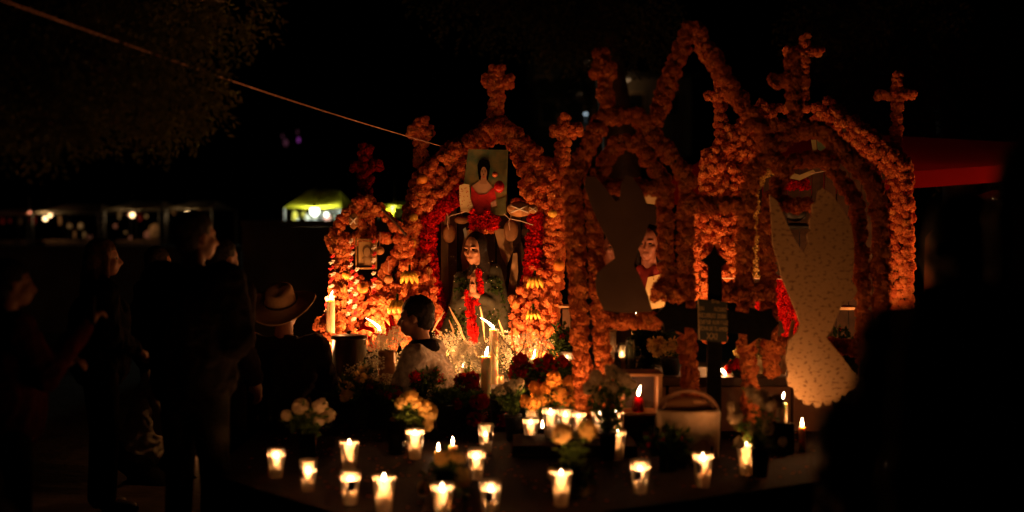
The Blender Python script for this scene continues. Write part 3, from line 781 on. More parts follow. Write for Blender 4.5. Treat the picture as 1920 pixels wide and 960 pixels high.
mb = MB(); mb.poly([W(x, y, 9.5) for x, y in [(868,430),(873,426),(876,440),(872,448)]], .004)
tag(mb.build('tin_ornament', mat('tin', (.6,.62,.62), .35, metal=.6)), 'small pale tin ornament left of the mannequin head', 'ornament')
boards = [('broad brown board standing right behind the mannequin head', [(925,428),(960,430),(962,470),(950,500),(940,480)]), ('narrow brown board left of the mannequin head', [(872,432),(890,430),(892,500),(868,520),(864,480)]), ('tall dark leaning board right of the mannequin', [(962,462),(978,452),(984,470),(962,575),(945,640),(925,640)]), ('brown board with ragged edge near the right lining', [(962,475),(970,474),(972,510),(968,540),(966,575),(948,575)])]
for k, (lb, pts) in enumerate(boards):
    mb = MB(); mb.poly([W(x, y, 9.68-.06*(k == 3)+.03*(k == 2)) for x, y in pts], .02)
    tag(mb.build('board', M_PALEWOOD if k != 2 else M_DARKWOOD, bevel=.003), lb, 'board', 'boards standing in the niche')

# ================================================================== PEOPLE
def remesh(name, mb, vox, m, parent, sm=3, loc_local=True):
    me = mb.mesh(name); o = bpy.data.objects.new(name, me); COL.objects.link(o)
    r = o.modifiers.new('r', 'REMESH'); r.mode = 'VOXEL'; r.voxel_size = vox
    s = o.modifiers.new('s', 'SMOOTH'); s.iterations = sm; s.factor = .5
    dg = bpy.context.evaluated_depsgraph_get(); me2 = bpy.data.meshes.new_from_object(o.evaluated_get(dg))
    o.modifiers.clear(); o.data = me2; me2.name = name
    me2.materials.clear(); me2.materials.append(m); me2.polygons.foreach_set('use_smooth', [True]*len(me2.polygons))
    o.parent = parent; return o
def cap(mb, a, b, r0, r1, n=12):
    """a closed tapered capsule"""
    a = Vector(a); b = Vector(b); t = (b-a); L = t.length
    t = t.normalized() if L > 1e-6 else Vector((0,0,1))
    u = t.cross(Vector((0,0,1)));
    if u.length < .05: u = t.cross(Vector((0,1,0)))
    u.normalize(); w = t.cross(u)
    rings = [(a - t*r0*math.cos(x), r0*math.sin(x)) for x in (.35, .8, 1.2, PI/2)] + [(b + t*r1*math.cos(x), r1*math.sin(x)) for x in (PI/2, 1.2, .8, .35)]
    base = len(mb.v)
    for c, r in rings:
        for k in range(n):
            th = 2*PI*k/n; mb.v.append(tuple(c + (u*math.cos(th)+w*math.sin(th))*r))
    m = len(rings)
    for i in range(m-1):
        for k in range(n): mb.f.append((base+i*n+k, base+(i+1)*n+k, base+(i+1)*n+(k+1)%n, base+i*n+(k+1)%n))
    mb.f.append(tuple(base+k for k in range(n))); mb.f.append(tuple(base+(m-1)*n+k for k in range(n))[::-1])
def ebox(mb, c, r, rot=None, sub=2):
    v, f = ICO[sub]; R3 = rot or Matrix.Identity(3)
    mb.add([tuple(Vector(c) + R3 @ Vector((p[0]*r[0], p[1]*r[1], p[2]*r[2]))) for p in v], f)
M_SKIN = mat('skin', (.20,.09,.05), .6, .08, 14, .1, 120, spec=.35)
M_HAIR = mat('dark_hair', (.012,.008,.006), .6, .3, 60, .6, 160, spec=.12)
M_EYE = mat('eye', (.12,.10,.08), .2)
def person(label, loc, yaw, pel, chest, neck, head, hyaw, hpitch, arms, legs, cloth, trou, h=1.0, hair='short', vox=.011, curl=.7, extra=None, hairm=None, lower=True, bulk=1.0, hood=False):
    """local frame: +Y is where the body faces, x right, z up; arms/legs as joint lists"""
    t = thing('person', label, 'person', loc, None, yaw); t.scale = (h, h, h)
    V = Vector; pel, chest, neck, head = V(pel), V(chest), V(neck), V(head)
    Rh = Euler((hpitch, 0, hyaw)).to_matrix()
    H = lambda x, y, z: head + Rh @ V((x, y, z))
    b = MB()
    # head
    ebox(b, H(0,-.012,.03), (.074,.094,.092), Rh, 3); ebox(b, H(0,.03,-.035), (.058,.062,.075), Rh); ebox(b, H(0,.055,-.085), (.028,.028,.024), Rh)
    cap(b, H(0,.088,.012), H(0,.112,-.028), .008, .013); cap(b, H(-.01,.096,-.034), H(.01,.096,-.034), .009, .009)
    cap(b, H(-.018,.088,-.058), H(.018,.088,-.058), .0075, .0075); cap(b, H(-.016,.086,-.070), H(.016,.086,-.070), .008, .008)
    for s in (-1, 1):
        cap(b, H(s*.018,.083,.026), H(s*.048,.068,.026), .010, .009); ebox(b, H(s*.045,.055,-.02), (.022,.025,.022), Rh)
        ebox(b, H(s*.076,-.008,-.008), (.010,.018,.031), Rh)
    cap(b, neck, H(0,-.015,-.06), .058, .052)
    cap(b, chest, neck, .11, .062); cap(b, pel, chest, .13, .13)
    sh = []
    for s, A in zip((-1, 1), arms):
        shoulder, elbow, wrist = [V(q) for q in A]
        sh.append((shoulder, elbow, wrist))
        cap(b, chest + V((s*.05,0,.08)), shoulder, .07, .055); cap(b, shoulder, elbow, .050, .038); cap(b, elbow, wrist, .038, .026)
        d = (wrist-elbow).normalized(); up = V((0,0,1)); side = d.cross(up)
        if side.length < .1: side = d.cross(V((0,1,0)))
        side.normalize(); nrm = side.cross(d).normalized()
        ebox(b, wrist + d*.045, (.036,.036,.036)); cap(b, wrist, wrist+d*.07, .024, .03)
        for k in range(4):
            o0 = wrist + d*.082 + side*(k-1.5)*.019; ln = (.036,.042,.040,.030)[k]
            c1 = (d*math.cos(curl*.5) - nrm*math.sin(curl*.5)); c2 = (d*math.cos(curl*1.4) - nrm*math.sin(curl*1.4)); c3 = (d*math.cos(curl*2.2) - nrm*math.sin(curl*2.2))
            p1 = o0 + c1*ln; p2 = p1 + c2*ln*.75; p3 = p2 + c3*ln*.55
            cap(b, o0 - d*.03, p1, .010, .0095, 8); cap(b, p1, p2, .0095, .009, 8); cap(b, p2, p3, .009, .008, 8)
        tb = wrist + d*.03 + side*-s*.030
        p1 = tb + (d*.6 - side*s*.6 - nrm*.3).normalized()*.035; cap(b, tb, p1, .013, .011, 8); cap(b, p1, p1 + (d - nrm*.4).normalized()*.028, .011, .009, 8)
    for s, Lg in zip((-1, 1), legs):
        hip, knee, ank, toe = [V(q) for q in Lg]
        if lower:
            cap(b, hip, knee, .075, .052); cap(b, knee, ank, .052, .036); cap(b, ank, toe, .036, .03)
    remesh('body', b, vox, M_SKIN, t)
    for s in (-1, 1):
        e = MB(); ebox(e, H(s*.032,.070,.006), (.012,.012,.012)); o = link('eye', e.mesh('eye'), M_EYE, None, True); o.parent = t
    # clothes over the body
    c = MB(); B = bulk
    cap(c, pel + V((0,0,.02)), chest, .158*B, .165*B); ebox(c, chest+V((0,-.01,.03)), (.20*B,.135*B,.17)); cap(c, chest, neck - (neck-chest)*.22, .13*B, .085)
    ebox(c, pel, (.175*B,.135*B,.14))
    for (shoulder, elbow, wrist) in sh:
        cap(c, chest+V((0,0,.10)), shoulder, .09*B, .078*B); cap(c, shoulder, elbow, .076*B, .058*B); cap(c, elbow, wrist-(wrist-elbow)*.06, .058*B, .044*B)
        cap(c, elbow+V((0,.01,.02)), elbow+V((0,-.01,-.02)), .063*B, .06*B)
    # collar
    cap(c, neck-(neck-chest)*.12+V((-.03,0,0)), neck-(neck-chest)*.12+V((.03,0,0)), .068, .068)
    jk = remesh('jacket', c, vox*1.3, cloth, t)
    for v in jk.data.vertices:      # folds in the cloth
        p = v.co; f = noise.noise(Vector((p.x*9, p.y*9, p.z*5)) + V(loc)); f2 = abs(noise.noise(Vector((p.x*16+p.z*9, p.y*16, p.z*14-p.x*7)) + V(loc)))
        v.co += v.normal*(f*.012 + (.35-f2)*.022)
    if hood:
        c = MB(); ebox(c, neck+V((0,-.005,-.012)), (.105,.108,.042)); ebox(c, neck+V((0,-.01,.018)), (.086,.090,.032)); remesh('collar', c, .010, F_DARK, t)
    if lower:
        c = MB()
        for Lg in legs:
            hip, knee, ank, toe = [V(q) for q in Lg]
            cap(c, hip, knee, .105, .074); cap(c, knee, ank, .074, .058)
        ebox(c, pel, (.17,.125,.12))
        remesh('trousers', c, vox*1.4, trou, t)
        for Lg in legs:
            hip, knee, ank, toe = [V(q) for q in Lg]
            c = MB(); cap(c, ank, toe, .046, .040); cap(c, ank+V((0,0,-.03)), toe+V((0,0,-.01)), .042, .036); remesh('shoe', c, .012, M_BLACKMETAL, t)
    # hair
    c = MB(); hm = hairm or M_HAIR
    if hair:
        ebox(c, H(0,-.022,.045), (.082,.100,.092), Rh, 3); ebox(c, H(0,-.055,-.01), (.074,.062,.075), Rh)
        if hair == 'long':
            cap(c, H(-.03,-.07,0), H(-.05,-.09,-.30), .06, .05); cap(c, H(.03,-.07,0), H(.05,-.09,-.30), .06, .05); cap(c, H(0,-.08,-.1), H(0,-.10,-.38), .07, .04)
            for s in (-1, 1): cap(c, H(s*.07,0,.03), H(s*.075,0,-.14), .024, .02)
        # thin out over the face
        c2 = MB(); n = 0
        hd = remesh('hair', c, .009, hm, t, 2)
        me = hd.data; Ri = Rh.inverted()
        for v in me.vertices:
            q = Ri @ (v.co - head)
            if q.y > .035 and q.z < .055: v.co += Rh @ V((0, -.035, 0)) * min(1, (q.y-.035)/.02)
            nn = noise.noise(v.co*70)*.005 + noise.noise(v.co*180)*.004; v.co += v.normal*nn
    if extra: extra(t, H, Rh)
    return t
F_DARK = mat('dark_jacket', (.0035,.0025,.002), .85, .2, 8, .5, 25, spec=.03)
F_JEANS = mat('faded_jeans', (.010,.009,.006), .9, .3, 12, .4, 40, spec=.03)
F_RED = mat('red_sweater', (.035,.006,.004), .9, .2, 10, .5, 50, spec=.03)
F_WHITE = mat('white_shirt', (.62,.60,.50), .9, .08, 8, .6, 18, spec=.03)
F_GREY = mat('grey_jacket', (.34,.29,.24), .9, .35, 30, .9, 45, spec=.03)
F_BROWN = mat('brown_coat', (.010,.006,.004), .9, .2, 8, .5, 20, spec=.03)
F_BLOND = mat('fair_hair', (.06,.03,.012), .5, .3, 50, .5, 120, spec=.03)
STAND = [[(-.09,0,.92),(-.10,.02,.50),(-.10,-.01,.08),(-.11,.15,.04)], [(.09,0,.92),(.10,.03,.50),(.12,.02,.08),(.13,.18,.04)]]
ARM_DOWN = [[(-.19,0,1.42),(-.25,-.03,1.14),(-.24,.06,.90)], [(.19,0,1.42),(.25,-.03,1.14),(.23,.08,.90)]]
ARM_FOLD = [[(-.19,0,1.42),(-.24,.02,1.15),(-.05,.20,1.08)], [(.19,0,1.42),(.24,.02,1.15),(.05,.22,1.05)]]
ARM_PHONE = [[(-.19,0,1.42),(-.23,.08,1.17),(-.10,.28,1.22)], [(.19,.02,1.42),(.22,.16,1.20),(.12,.36,1.42)]]
def stand(label, px, D, yaw, top_y, **k):
    p = W(px, 480, D); zt = W(px, top_y, D).z; s = zt/1.745
    kw = dict(arms=ARM_DOWN, cloth=F_DARK, trou=F_JEANS, hyaw=0, hpitch=0); kw.update(k)
    return person(label, (p.x, p.y, 0), yaw, (0,0,.95), (0,0,1.24), (0,-.01,1.47), (0,.03,1.63), legs=STAND, h=s, **kw)
SIT = [[(-.09,0,.46),(-.15,.42,.48),(-.15,.44,.08),(-.16,.58,.04)], [(.09,0,.46),(.15,.42,.48),(.15,.44,.08),(.16,.58,.04)]]
KNEEL = [[(-.09,-.10,.32),(-.13,.26,.09),(-.11,-.18,.08),(-.11,-.32,.05)], [(.09,-.10,.32),(.13,.26,.09),(.11,-.18,.08),(.11,-.32,.05)]]
def seat(label, px, D, yaw, top_y, legs, base, **k):
    """pelvis at height base, torso upright; scaled so the head top stands where it is seen"""
    p = W(px, 480, D); zt = W(px, top_y, D).z; hb = base+.80
    kw = dict(cloth=F_DARK, trou=F_JEANS, hyaw=0, hpitch=-.2, lean=.05); kw.update(k); ln = kw.pop('lean')
    sh = base+.47
    arms = kw.pop('arms', None) or [[(-.19,ln*.9,sh),(-.25,.10+ln,sh-.26),(-.12,.33,sh-.32)], [(.19,ln*.9,sh),(.25,.10+ln,sh-.26),(.12,.33,sh-.32)]]
    z0 = zt - hb*1.0
    return person(label, (p.x, p.y, z0), yaw, (0,-.02,base), (0,ln*.5,base+.29), (0,ln,base+.52), (0,ln+.04,base+.685), legs=legs, arms=arms, **kw)

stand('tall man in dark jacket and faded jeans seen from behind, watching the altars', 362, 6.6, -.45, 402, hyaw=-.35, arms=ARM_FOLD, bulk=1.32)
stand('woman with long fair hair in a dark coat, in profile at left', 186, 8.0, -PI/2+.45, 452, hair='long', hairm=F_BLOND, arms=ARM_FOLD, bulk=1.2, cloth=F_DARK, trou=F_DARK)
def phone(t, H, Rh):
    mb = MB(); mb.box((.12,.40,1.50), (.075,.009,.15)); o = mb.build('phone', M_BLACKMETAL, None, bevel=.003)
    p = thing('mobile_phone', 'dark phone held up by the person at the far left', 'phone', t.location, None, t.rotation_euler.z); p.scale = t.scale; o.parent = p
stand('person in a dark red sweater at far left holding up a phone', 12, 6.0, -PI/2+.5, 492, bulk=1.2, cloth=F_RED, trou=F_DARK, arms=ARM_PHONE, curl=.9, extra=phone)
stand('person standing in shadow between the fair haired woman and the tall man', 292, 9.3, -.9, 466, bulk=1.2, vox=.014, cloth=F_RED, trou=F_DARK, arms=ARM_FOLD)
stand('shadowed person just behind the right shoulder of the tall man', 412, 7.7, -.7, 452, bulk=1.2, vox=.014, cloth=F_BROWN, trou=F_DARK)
seat('person crouching in a white long sleeved shirt behind the tall man', 268, 9.2, -1.9, 610, KNEEL, .34, cloth=F_WHITE, vox=.012, hair='short', lean=.22, hpitch=-.5)
# seated man with wide hat, his hat a thing of its own
sh_ = seat('man seated with his back to us in a dark coat and wide hat', 522, 8.2, -.12, 548, SIT, .46, cloth=F_BROWN, trou=F_DARK, bulk=1.15, lean=.10)
hp = W(517, 571, 8.2)
ht = thing('wide_brim_hat', 'pale wide brimmed hat with curled brim on the seated man', 'hat', (hp.x+.015, hp.y+.08, hp.z), None, -.1)
M_HAT = mat('straw_hat', (.52,.31,.17), .85, .15, 12, .3, 80); M_BAND = mat('hat_band', (.05,.03,.02), .8)
mb = MB(); n = 40; rings = [(.088,.0),(.11,-.012),(.14,-.016),(.17,-.01),(.185,.0),(.183,.006),(.168,-.002),(.14,-.006),(.11,-.003),(.084,.010)]
for r, z in rings:
    for k in range(n):
        a = 2*PI*k/n; c_, s_ = math.cos(a), math.sin(a)
        up = .028*(abs(c_)**2.2)*max(0, (r-.10)/.085)**1.5 - .03*(abs(s_)**2)*max(0, (r-.10)/.085)
        mb.v.append((r*c_*1.0, r*s_*1.18, z+up))
for i in range(len(rings)-1):
    for k in range(n): mb.f.append((i*n+k, i*n+(k+1)%n, (i+1)*n+(k+1)%n, (i+1)*n+k))
o = mb.build('brim', M_HAT, None, True); o.parent = ht
mb = MB()
prof = [(.087,.0),(.086,.03),(.082,.06),(.076,.085),(.062,.102),(.035,.098),(.001,.088)]
for r, z in prof:
    for k in range(n):
        a = 2*PI*k/n; c_, s_ = math.cos(a), math.sin(a); mb.v.append((r*c_*.92, r*s_*1.16, z - (.018*(1-abs(c_))*(z > .09)) + .008*(z > .08)*s_))
for i in range(len(prof)-1):
    for k in range(n): mb.f.append((i*n+k, i*n+(k+1)%n, (i+1)*n+(k+1)%n, (i+1)*n+k))
o = mb.build('crown', M_HAT, None, True); o.parent = ht
mb = MB()
for z in (.002, .022):
    for k in range(n): a = 2*PI*k/n; mb.v.append((.0895*math.cos(a)*.93, .0895*math.sin(a)*1.17, z))
for k in range(n): mb.f.append((k, (k+1)%n, n+(k+1)%n, n+k))
o = mb.build('hat_band', M_BAND, None, True); o.parent = ht
ht.scale = (1.12, 1.0, 1.05); ht.rotation_euler = (.42, 0, -.1)
# kneeling man in front of the central altar
seat('man with short dark hair in a light jacket kneeling before the central altar', 822, 8.4, 1.35, 560, KNEEL, .34, cloth=F_GREY, trou=F_DARK, vox=.009, lean=.10, hpitch=-.10, hood=True)
# two dark people close to the camera at right, one at the lower left
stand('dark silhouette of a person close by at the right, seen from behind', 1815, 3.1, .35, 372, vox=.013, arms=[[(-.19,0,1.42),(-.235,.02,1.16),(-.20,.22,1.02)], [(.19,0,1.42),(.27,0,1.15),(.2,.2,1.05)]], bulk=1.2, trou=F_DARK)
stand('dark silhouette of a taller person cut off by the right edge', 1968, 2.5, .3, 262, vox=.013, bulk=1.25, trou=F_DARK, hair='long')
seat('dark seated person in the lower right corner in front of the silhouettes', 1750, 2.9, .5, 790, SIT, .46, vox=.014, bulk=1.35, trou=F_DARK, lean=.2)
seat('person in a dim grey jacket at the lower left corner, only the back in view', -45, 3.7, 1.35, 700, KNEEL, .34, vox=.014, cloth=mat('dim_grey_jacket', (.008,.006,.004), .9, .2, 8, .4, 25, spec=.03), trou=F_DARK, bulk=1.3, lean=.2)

# --- two painted busts behind the left foreground arch
def bust(px, py, D, yaw, label, shawl, k=1.0):
    c = W(px, py, D); t = thing('painted_bust', label, 'bust', (c.x, D, c.z-.42), 'painted busts behind the dark bird cutout')
    o0 = Vector(t.location); Rh = Euler((-.05, 0, PI+yaw)).to_matrix(); H = lambda x, y, z: c - o0 + Rh @ (Vector((x, y, z))*k)
    b = MB(); ebox(b, H(0,-.01,.03), (.074*k,.092*k,.095*k), Rh, 3); ebox(b, H(0,.03,-.04), (.058*k,.060*k,.078*k), Rh); ebox(b, H(0,.055,-.09), (.025*k,.025*k,.022*k), Rh)
    cap(b, H(0,.088,.012), H(0,.114,-.028), .007*k, .012*k); cap(b, H(-.018,.088,-.060), H(.018,.088,-.060), .007*k, .007*k); cap(b, H(-.015,.086,-.073), H(.015,.086,-.073), .008*k, .008*k)
    for s_ in (-1, 1): cap(b, H(s_*.018,.083,.028), H(s_*.047,.070,.028), .009*k, .008*k); ebox(b, H(s_*.045,.055,-.02), (.022*k,.024*k,.022*k), Rh)
    cap(b, H(0,-.01,-.06), H(0,-.01,-.18), .05*k, .06*k); ebox(b, H(0,-.02,-.30), (.16*k,.09*k,.13*k), Rh)
    remesh('body', b, .007, mat('rosy_paint', (.30,.12,.08), .5, .1, 20), t, 2)
    for s_ in (-1, 1):
        e = MB(); ebox(e, H(s_*.031,.072,.006), (.012,.010,.008)); link('eye', e.mesh('eye'), MATS['print_brown'], None, True).parent = t
    h = MB(); ebox(h, H(0,-.03,.045), (.084*k,.095*k,.092*k), Rh, 3); cap(h, H(-.07,-.02,0), H(-.075,-.02,-.13), .03*k, .025*k); cap(h, H(.07,-.02,0), H(.075,-.02,-.13), .03*k, .025*k); remesh('hair', h, .009, M_HAIR, t, 2)
    g = MB(); ebox(g, H(0,-.015,-.30), (.18*k,.11*k,.135*k), Rh); cap(g, H(-.05,.03,-.17), H(.06,.06,-.26), .035*k, .04*k); cap(g, H(.05,.03,-.17), H(-.06,.06,-.26), .035*k, .04*k); remesh('shawl', g, .010, shawl, t, 2)
bust(1216, 458, 9.75, -.35, 'painted bust with dark hair and red shawl at the right of the dark bird cutout', mat('dull_red_shawl', (.16,.01,.008), .8), 1.0)
bust(1143, 464, 9.8, .45, 'painted bust half hidden at the left of the dark bird cutout', mat('brown_shawl', (.10,.05,.03), .8), .92)
# --- veiled mannequin figure in the niche
fx = W(893, 560, 9.35)
mq = thing('mannequin_figure', 'praying woman figure with brown face in a dark leafy cloak inside the central altar', 'figure', (fx.x, 9.35, GZ), None, 0)
hc = W(890, 468, 9.3)
b = MB(); V = Vector; Rh = Euler((-.12, 0, PI-.5)).to_matrix(); L0 = V((fx.x, 9.35, GZ))
Hm = lambda x, y, z: hc - L0 + Rh @ (V((x, y, z))*.82)
for args in [((0,-.01,.03),(.072*.82,.09*.82,.095*.82)), ((0,.03,-.04),(.055*.82,.058*.82,.075*.82)), ((0,.05,-.09),(.022,.022,.02))]: ebox(b, Hm(*args[0]), args[1], Rh, 3)
cap(b, Hm(0,.085,.014), Hm(0,.112,-.028), .0055, .0095); cap(b, Hm(-.016,.086,-.06), Hm(.016,.086,-.06), .006, .006); cap(b, Hm(-.014,.084,-.072), Hm(.014,.084,-.072), .0065, .0065)
for s in (-1, 1): cap(b, Hm(s*.018,.082,.028), Hm(s*.046,.07,.028), .008, .007); ebox(b, Hm(s*.043,.055,-.02), (.018,.02,.018), Rh)
sz = hc.z - GZ
cap(b, Hm(0,-.02,-.06), V((.01,.03,sz-.16)), .036, .05); cap(b, V((.01,.03,sz-.22)), V((.01,.05,sz-.45)), .09, .08); cap(b, V((.01,.05,sz-.45)), V((.01,.06,.06)), .10, .14)
for s in (-1, 1):
    e = V((s*.12,.0,sz-.36)); w = V((-.02+s*.012,-.12,sz-.29)); cap(b, V((s*.10,.04,sz-.20)), e, .035, .028); cap(b, e, w, .028, .018)
    ebox(b, w+V((0,0,.04)), (.012,.022,.045))
    for k in range(4): cap(b, w+V((s*.002,-.018+k*.012,.06)), w+V((-s*.004,-.016+k*.011,.115+(.008 if k in (1,2) else 0))), .0065, .005, 8)
    cap(b, w+V((0,-.025,.03)), w+V((-s*.005,-.034,.07)), .007, .005, 8)
M_BRSK = mat('painted_skin', (.36,.17,.09), .5, .06)
remesh('body', b, .0055, M_BRSK, mq, 2)
for s in (-1, 1):
    e = MB(); ebox(e, Hm(s*.03,.074,.008), (.010,.008,.006), Rh); o = link('eye', e.mesh('eye'), MATS['print_black'], None, True); o.parent = mq
c = MB(); ebox(c, Hm(0,-.03,.035), (.072,.078,.09), Rh, 3); cap(c, Hm(.0,-.06,-.02), V((.08,.06,sz-.30)), .06, .05); cap(c, Hm(0,-.07,0), V((-.03,.06,sz-.25)), .05, .04)
cap(c, Hm(.055,-.01,.03), V((.05,-.02,sz-.2)), .022, .028); cap(c, Hm(-.055,-.01,.03), V((-.045,-.02,sz-.16)), .016, .014)
remesh('hair', c, .009, M_HAIR, mq, 2)
# cloak of small dark leaves over a cloth cone
c = MB()
cap(c, V((-.06,.06,sz-.2)), V((-.17,.06,.25)), .05, .09); cap(c, V((.10,.06,sz-.15)), V((.18,.06,.25)), .07, .10); cap(c, V((-.17,.06,.25)), V((-.14,.04,.02)), .09, .09); cap(c, V((.18,.06,.25)), V((.14,.04,.02)), .10, .09); cap(c, V((.0,.10,sz-.2)), V((0,.12,.05)), .10, .15)
for s in (-1, 1): cap(c, V((s*.10,.05,sz-.19)), V((s*.13,.0,sz-.37)), .05, .045); cap(c, V((s*.13,.0,sz-.37)), V((s*.035,-.085,sz-.32)), .042, .036)
cap(c, V((.01,.03,sz-.24)), V((.01,.05,sz-.42)), .10, .09); cap(c, V((.01,.05,sz-.42)), V((.01,.05,.06)), .105, .15)
remesh('cloak', c, .014, mat('cloak_cloth', (.03,.03,.018), .9, .3, 20, .4, 40), mq)
lv = []
for _ in range(900):
    s = random.choice((-1, 1)); f = R()
    x = s*(.06+.12*f) + U(-.07,.07) + .03*(s > 0); z = sz-.18-(sz-.2)*f
    y = -.03 + U(-.02,.02)+.03*abs(x)/.2
    if s < 0 or abs(x-.02) > .05: lv.append(((fx.x+x, 9.35+y, GZ+z), U(.008,.015), 0))
joined('cloak_leaves', 'small', M_DLEAF, [(p, r) for p, r, s in lv], mq)
dots = [(tuple(W(U(845,935), U(480,650), 9.28)), .0022) for _ in range(40)]
mb = MB(); [mb.ball(p, r, 1) for p, r in dots]; tag(mb.build('bead', mat('pearl', (.8,.75,.6), .25), mq), kind='stuff')
it = garland_items(path_px([(878,548),(882,575),(884,600),(889,645)], 9.24), .034, .03, .018) + garland_items(path_px([(897,505),(902,545),(893,575)], 9.26), .022, .02, .015)
blooms(mq, 'red_flower', 'shag', M_RED, it, 200)

# ================================================================== CANDLES
def cup_at(px, base, label, z=TZ+.001, **k):
    p = onplane(px, base, z); return glass_candle(p, label, **k)
CUPS = [
 (518,895,'cup candle farthest left, below the white flowers at the slab edge',.075,None),
 (578,920,'second cup candle from the left, in front of the white flower vase',.062,-.6),
 (655,885,'cup candle directly behind another one, left of centre',.099,None),
 (657,945,'cup candle in front of another one, left of centre',.075,.4),
 (720,960,'large cup candle near the slab corner, wax white to the rim',.099,None),
 (829,974,'cup candle cut off by the lower edge of the photo, left of the yellowish flowers',.088,None),
 (920,966,'cup candle with a dark square sticker at the lower edge right of the yellowish flowers',.075,.1),
 (1052,948,'tall bright cup candle below the two big pale mums',.099,None),
 (1200,925,'cup candle with a dark sticker below the red flower pot',.075,-.3),
 (1318,912,'cup candle with dark side sticker, second from the right',.088,-.7),
 (1399,890,'cup candle farthest right, filled with wax to the rim',.099,None),
 (1158,862,'cup candle standing alone just in front of the crowded row',.088,None),
 (911,848,'cup candle with half burnt wax behind the one beside the yellow flowers',.062,.5),
 (893,898,'cup candle touching the yellow flowers right of the low bouquet',.075,None),
 (778,860,'cup candle beside the glass vase, left of the two bare flames',.088,None),
 (995,836,'front left cup candle of the crowded row',.088,None)]
for px, by, lb, wx, stk in CUPS: cup_at(px, by, lb, wax=wx, sticker=stk)
SZ = TZ+.061
p = onplane(376, 846, 0.0); pillar_candle((p.x, p.y, .0), .10, .03, 'little candle on the bare ground seen past the legs of the tall man', 4.0, FL1, 'small stub candles')
ROW = [(1032,'second cup candle from the left in the crowded row',7.30,.088),(1060,'low cup candle in the middle of the crowded row',7.36,.075),(1085,'cup candle behind the big pale mum in the crowded row',7.26,.088),
       (1124,'second cup candle from the right in the crowded row',7.28,.088),(1155,'rightmost cup candle of the crowded row on the step',7.22,.099)]
for px, lb, dd, wx in ROW:
    p = W(px, 800, dd); glass_candle((p.x, dd, SZ), lb, wax=wx, power=3.6)
cup_at(998, 800, 'rear left cup candle at the end of the crowded row', z=TZ+.07, wax=.088)
# the rear left cup stands on a small block
p = onplane(998, 800, TZ+.07); mb = MB(); mb.box((p.x, p.y, TZ+.035), (.13,.13,.066)); tag(mb.build('stone_block', M_SLAB, None, bevel=.005), 'small stone block under the rear left cup candle', 'block')
for px, by, h, r, lb in [(1017,826,.065,.019,'tiny candle between the front left and second cup candles'), (849,846,.030,.022,'low stub candle with bare flame right of the beside vase cup'), (822,852,.016,.02,'lowest stub candle with a leaning flame'), (955,792,.03,.018,'small bare flame stub behind the half burnt cup'), (1137,826,.06,.018,'thin little candle between two cups at the right of the row'), (1048,772,.05,.012,'small candle burning inside the orange marigold bouquet')]:
    p = onplane(px, by, TZ+.001)
    pillar_candle(tuple(p), h, r, lb, .25, FL1, 'small stub candles')

def pillar_at(px, top, D, base_z, r, label, power, fl):
    p = W(px, top, D); return pillar_candle((p.x, D, base_z), p.z-base_z, r, label, power, fl, 'tall candles among the altars')
pillar_at(620, 562, 9.02, GZ, .027, 'tall cream candle at the left end of the small altar', 8.0, FL3)
pillar_at(712, 618, 9.0, .5, .012, 'thin candle with a big slanting flame above the baby breath', 9.0, FL2)
pillar_at(926, 617, 9.0, .5, .028, 'thick candle with a leaning flame in front of the mannequin figure', 9.0, FL2)
pillar_at(911, 668, 8.3, .474, .030, 'thick candle in front of the leaning flame one, in the middle of the photo', 3.2, FL3)
pillar_at(1361, 704, 7.98, BZ+.001, .012, 'candle with pointed white flame at the foot of the black cross', .9, FL2)
zb_ = W(0,792,7.2).z
mb = MB(); q = W(1466,800,7.2); mb.box((q.x, 7.2, (TZ+zb_)/2), (.11,.11,zb_-TZ-.002)); tag(mb.build('stone_block', M_SLAB, None, bevel=.005), 'stone block under the candle by the speckled bird tail', 'block')
pillar_at(1466, 756, 7.2, zb_, .027, 'candle burning at the lower left of the speckled bird tail', 2.2, FL3)
pillar_at(1504, 800, 7.22, TZ, .016, 'short candle close below the speckled bird tail', 1.1, FL1)
# candles standing low at the altar feet
for px, py, dd, pw, lb in [(868,690,9.05,22,'candle down behind the kneeling man'),(764,682,8.9,9,'candle low among the baby breath left of the kneeling man'),(1000,672,9.0,18,'candle low at the foot of the right column of the central altar'),(602,668,8.85,3.5,'candle low at the far left foot of the small altar'),
      (1345,610,9.3,15,'candle at the foot of the left column of the right altar'),(1668,600,9.3,8,'candle at the foot of the right column of the right altar'),(1480,655,9.2,4,'candle in the middle of the right altar'),(1190,600,9.25,3.5,'candle under the couple portrait'),(1800,520,10.0,22,'added candle, unseen, that lights the tent valance right of the right altar')]:  # the last candle is added out of sight to brighten the tent valance
    z0 = GZ if dd > 9.1 else .45
    pillar_at(px, py, dd, z0, .022, lb, pw, FL3)

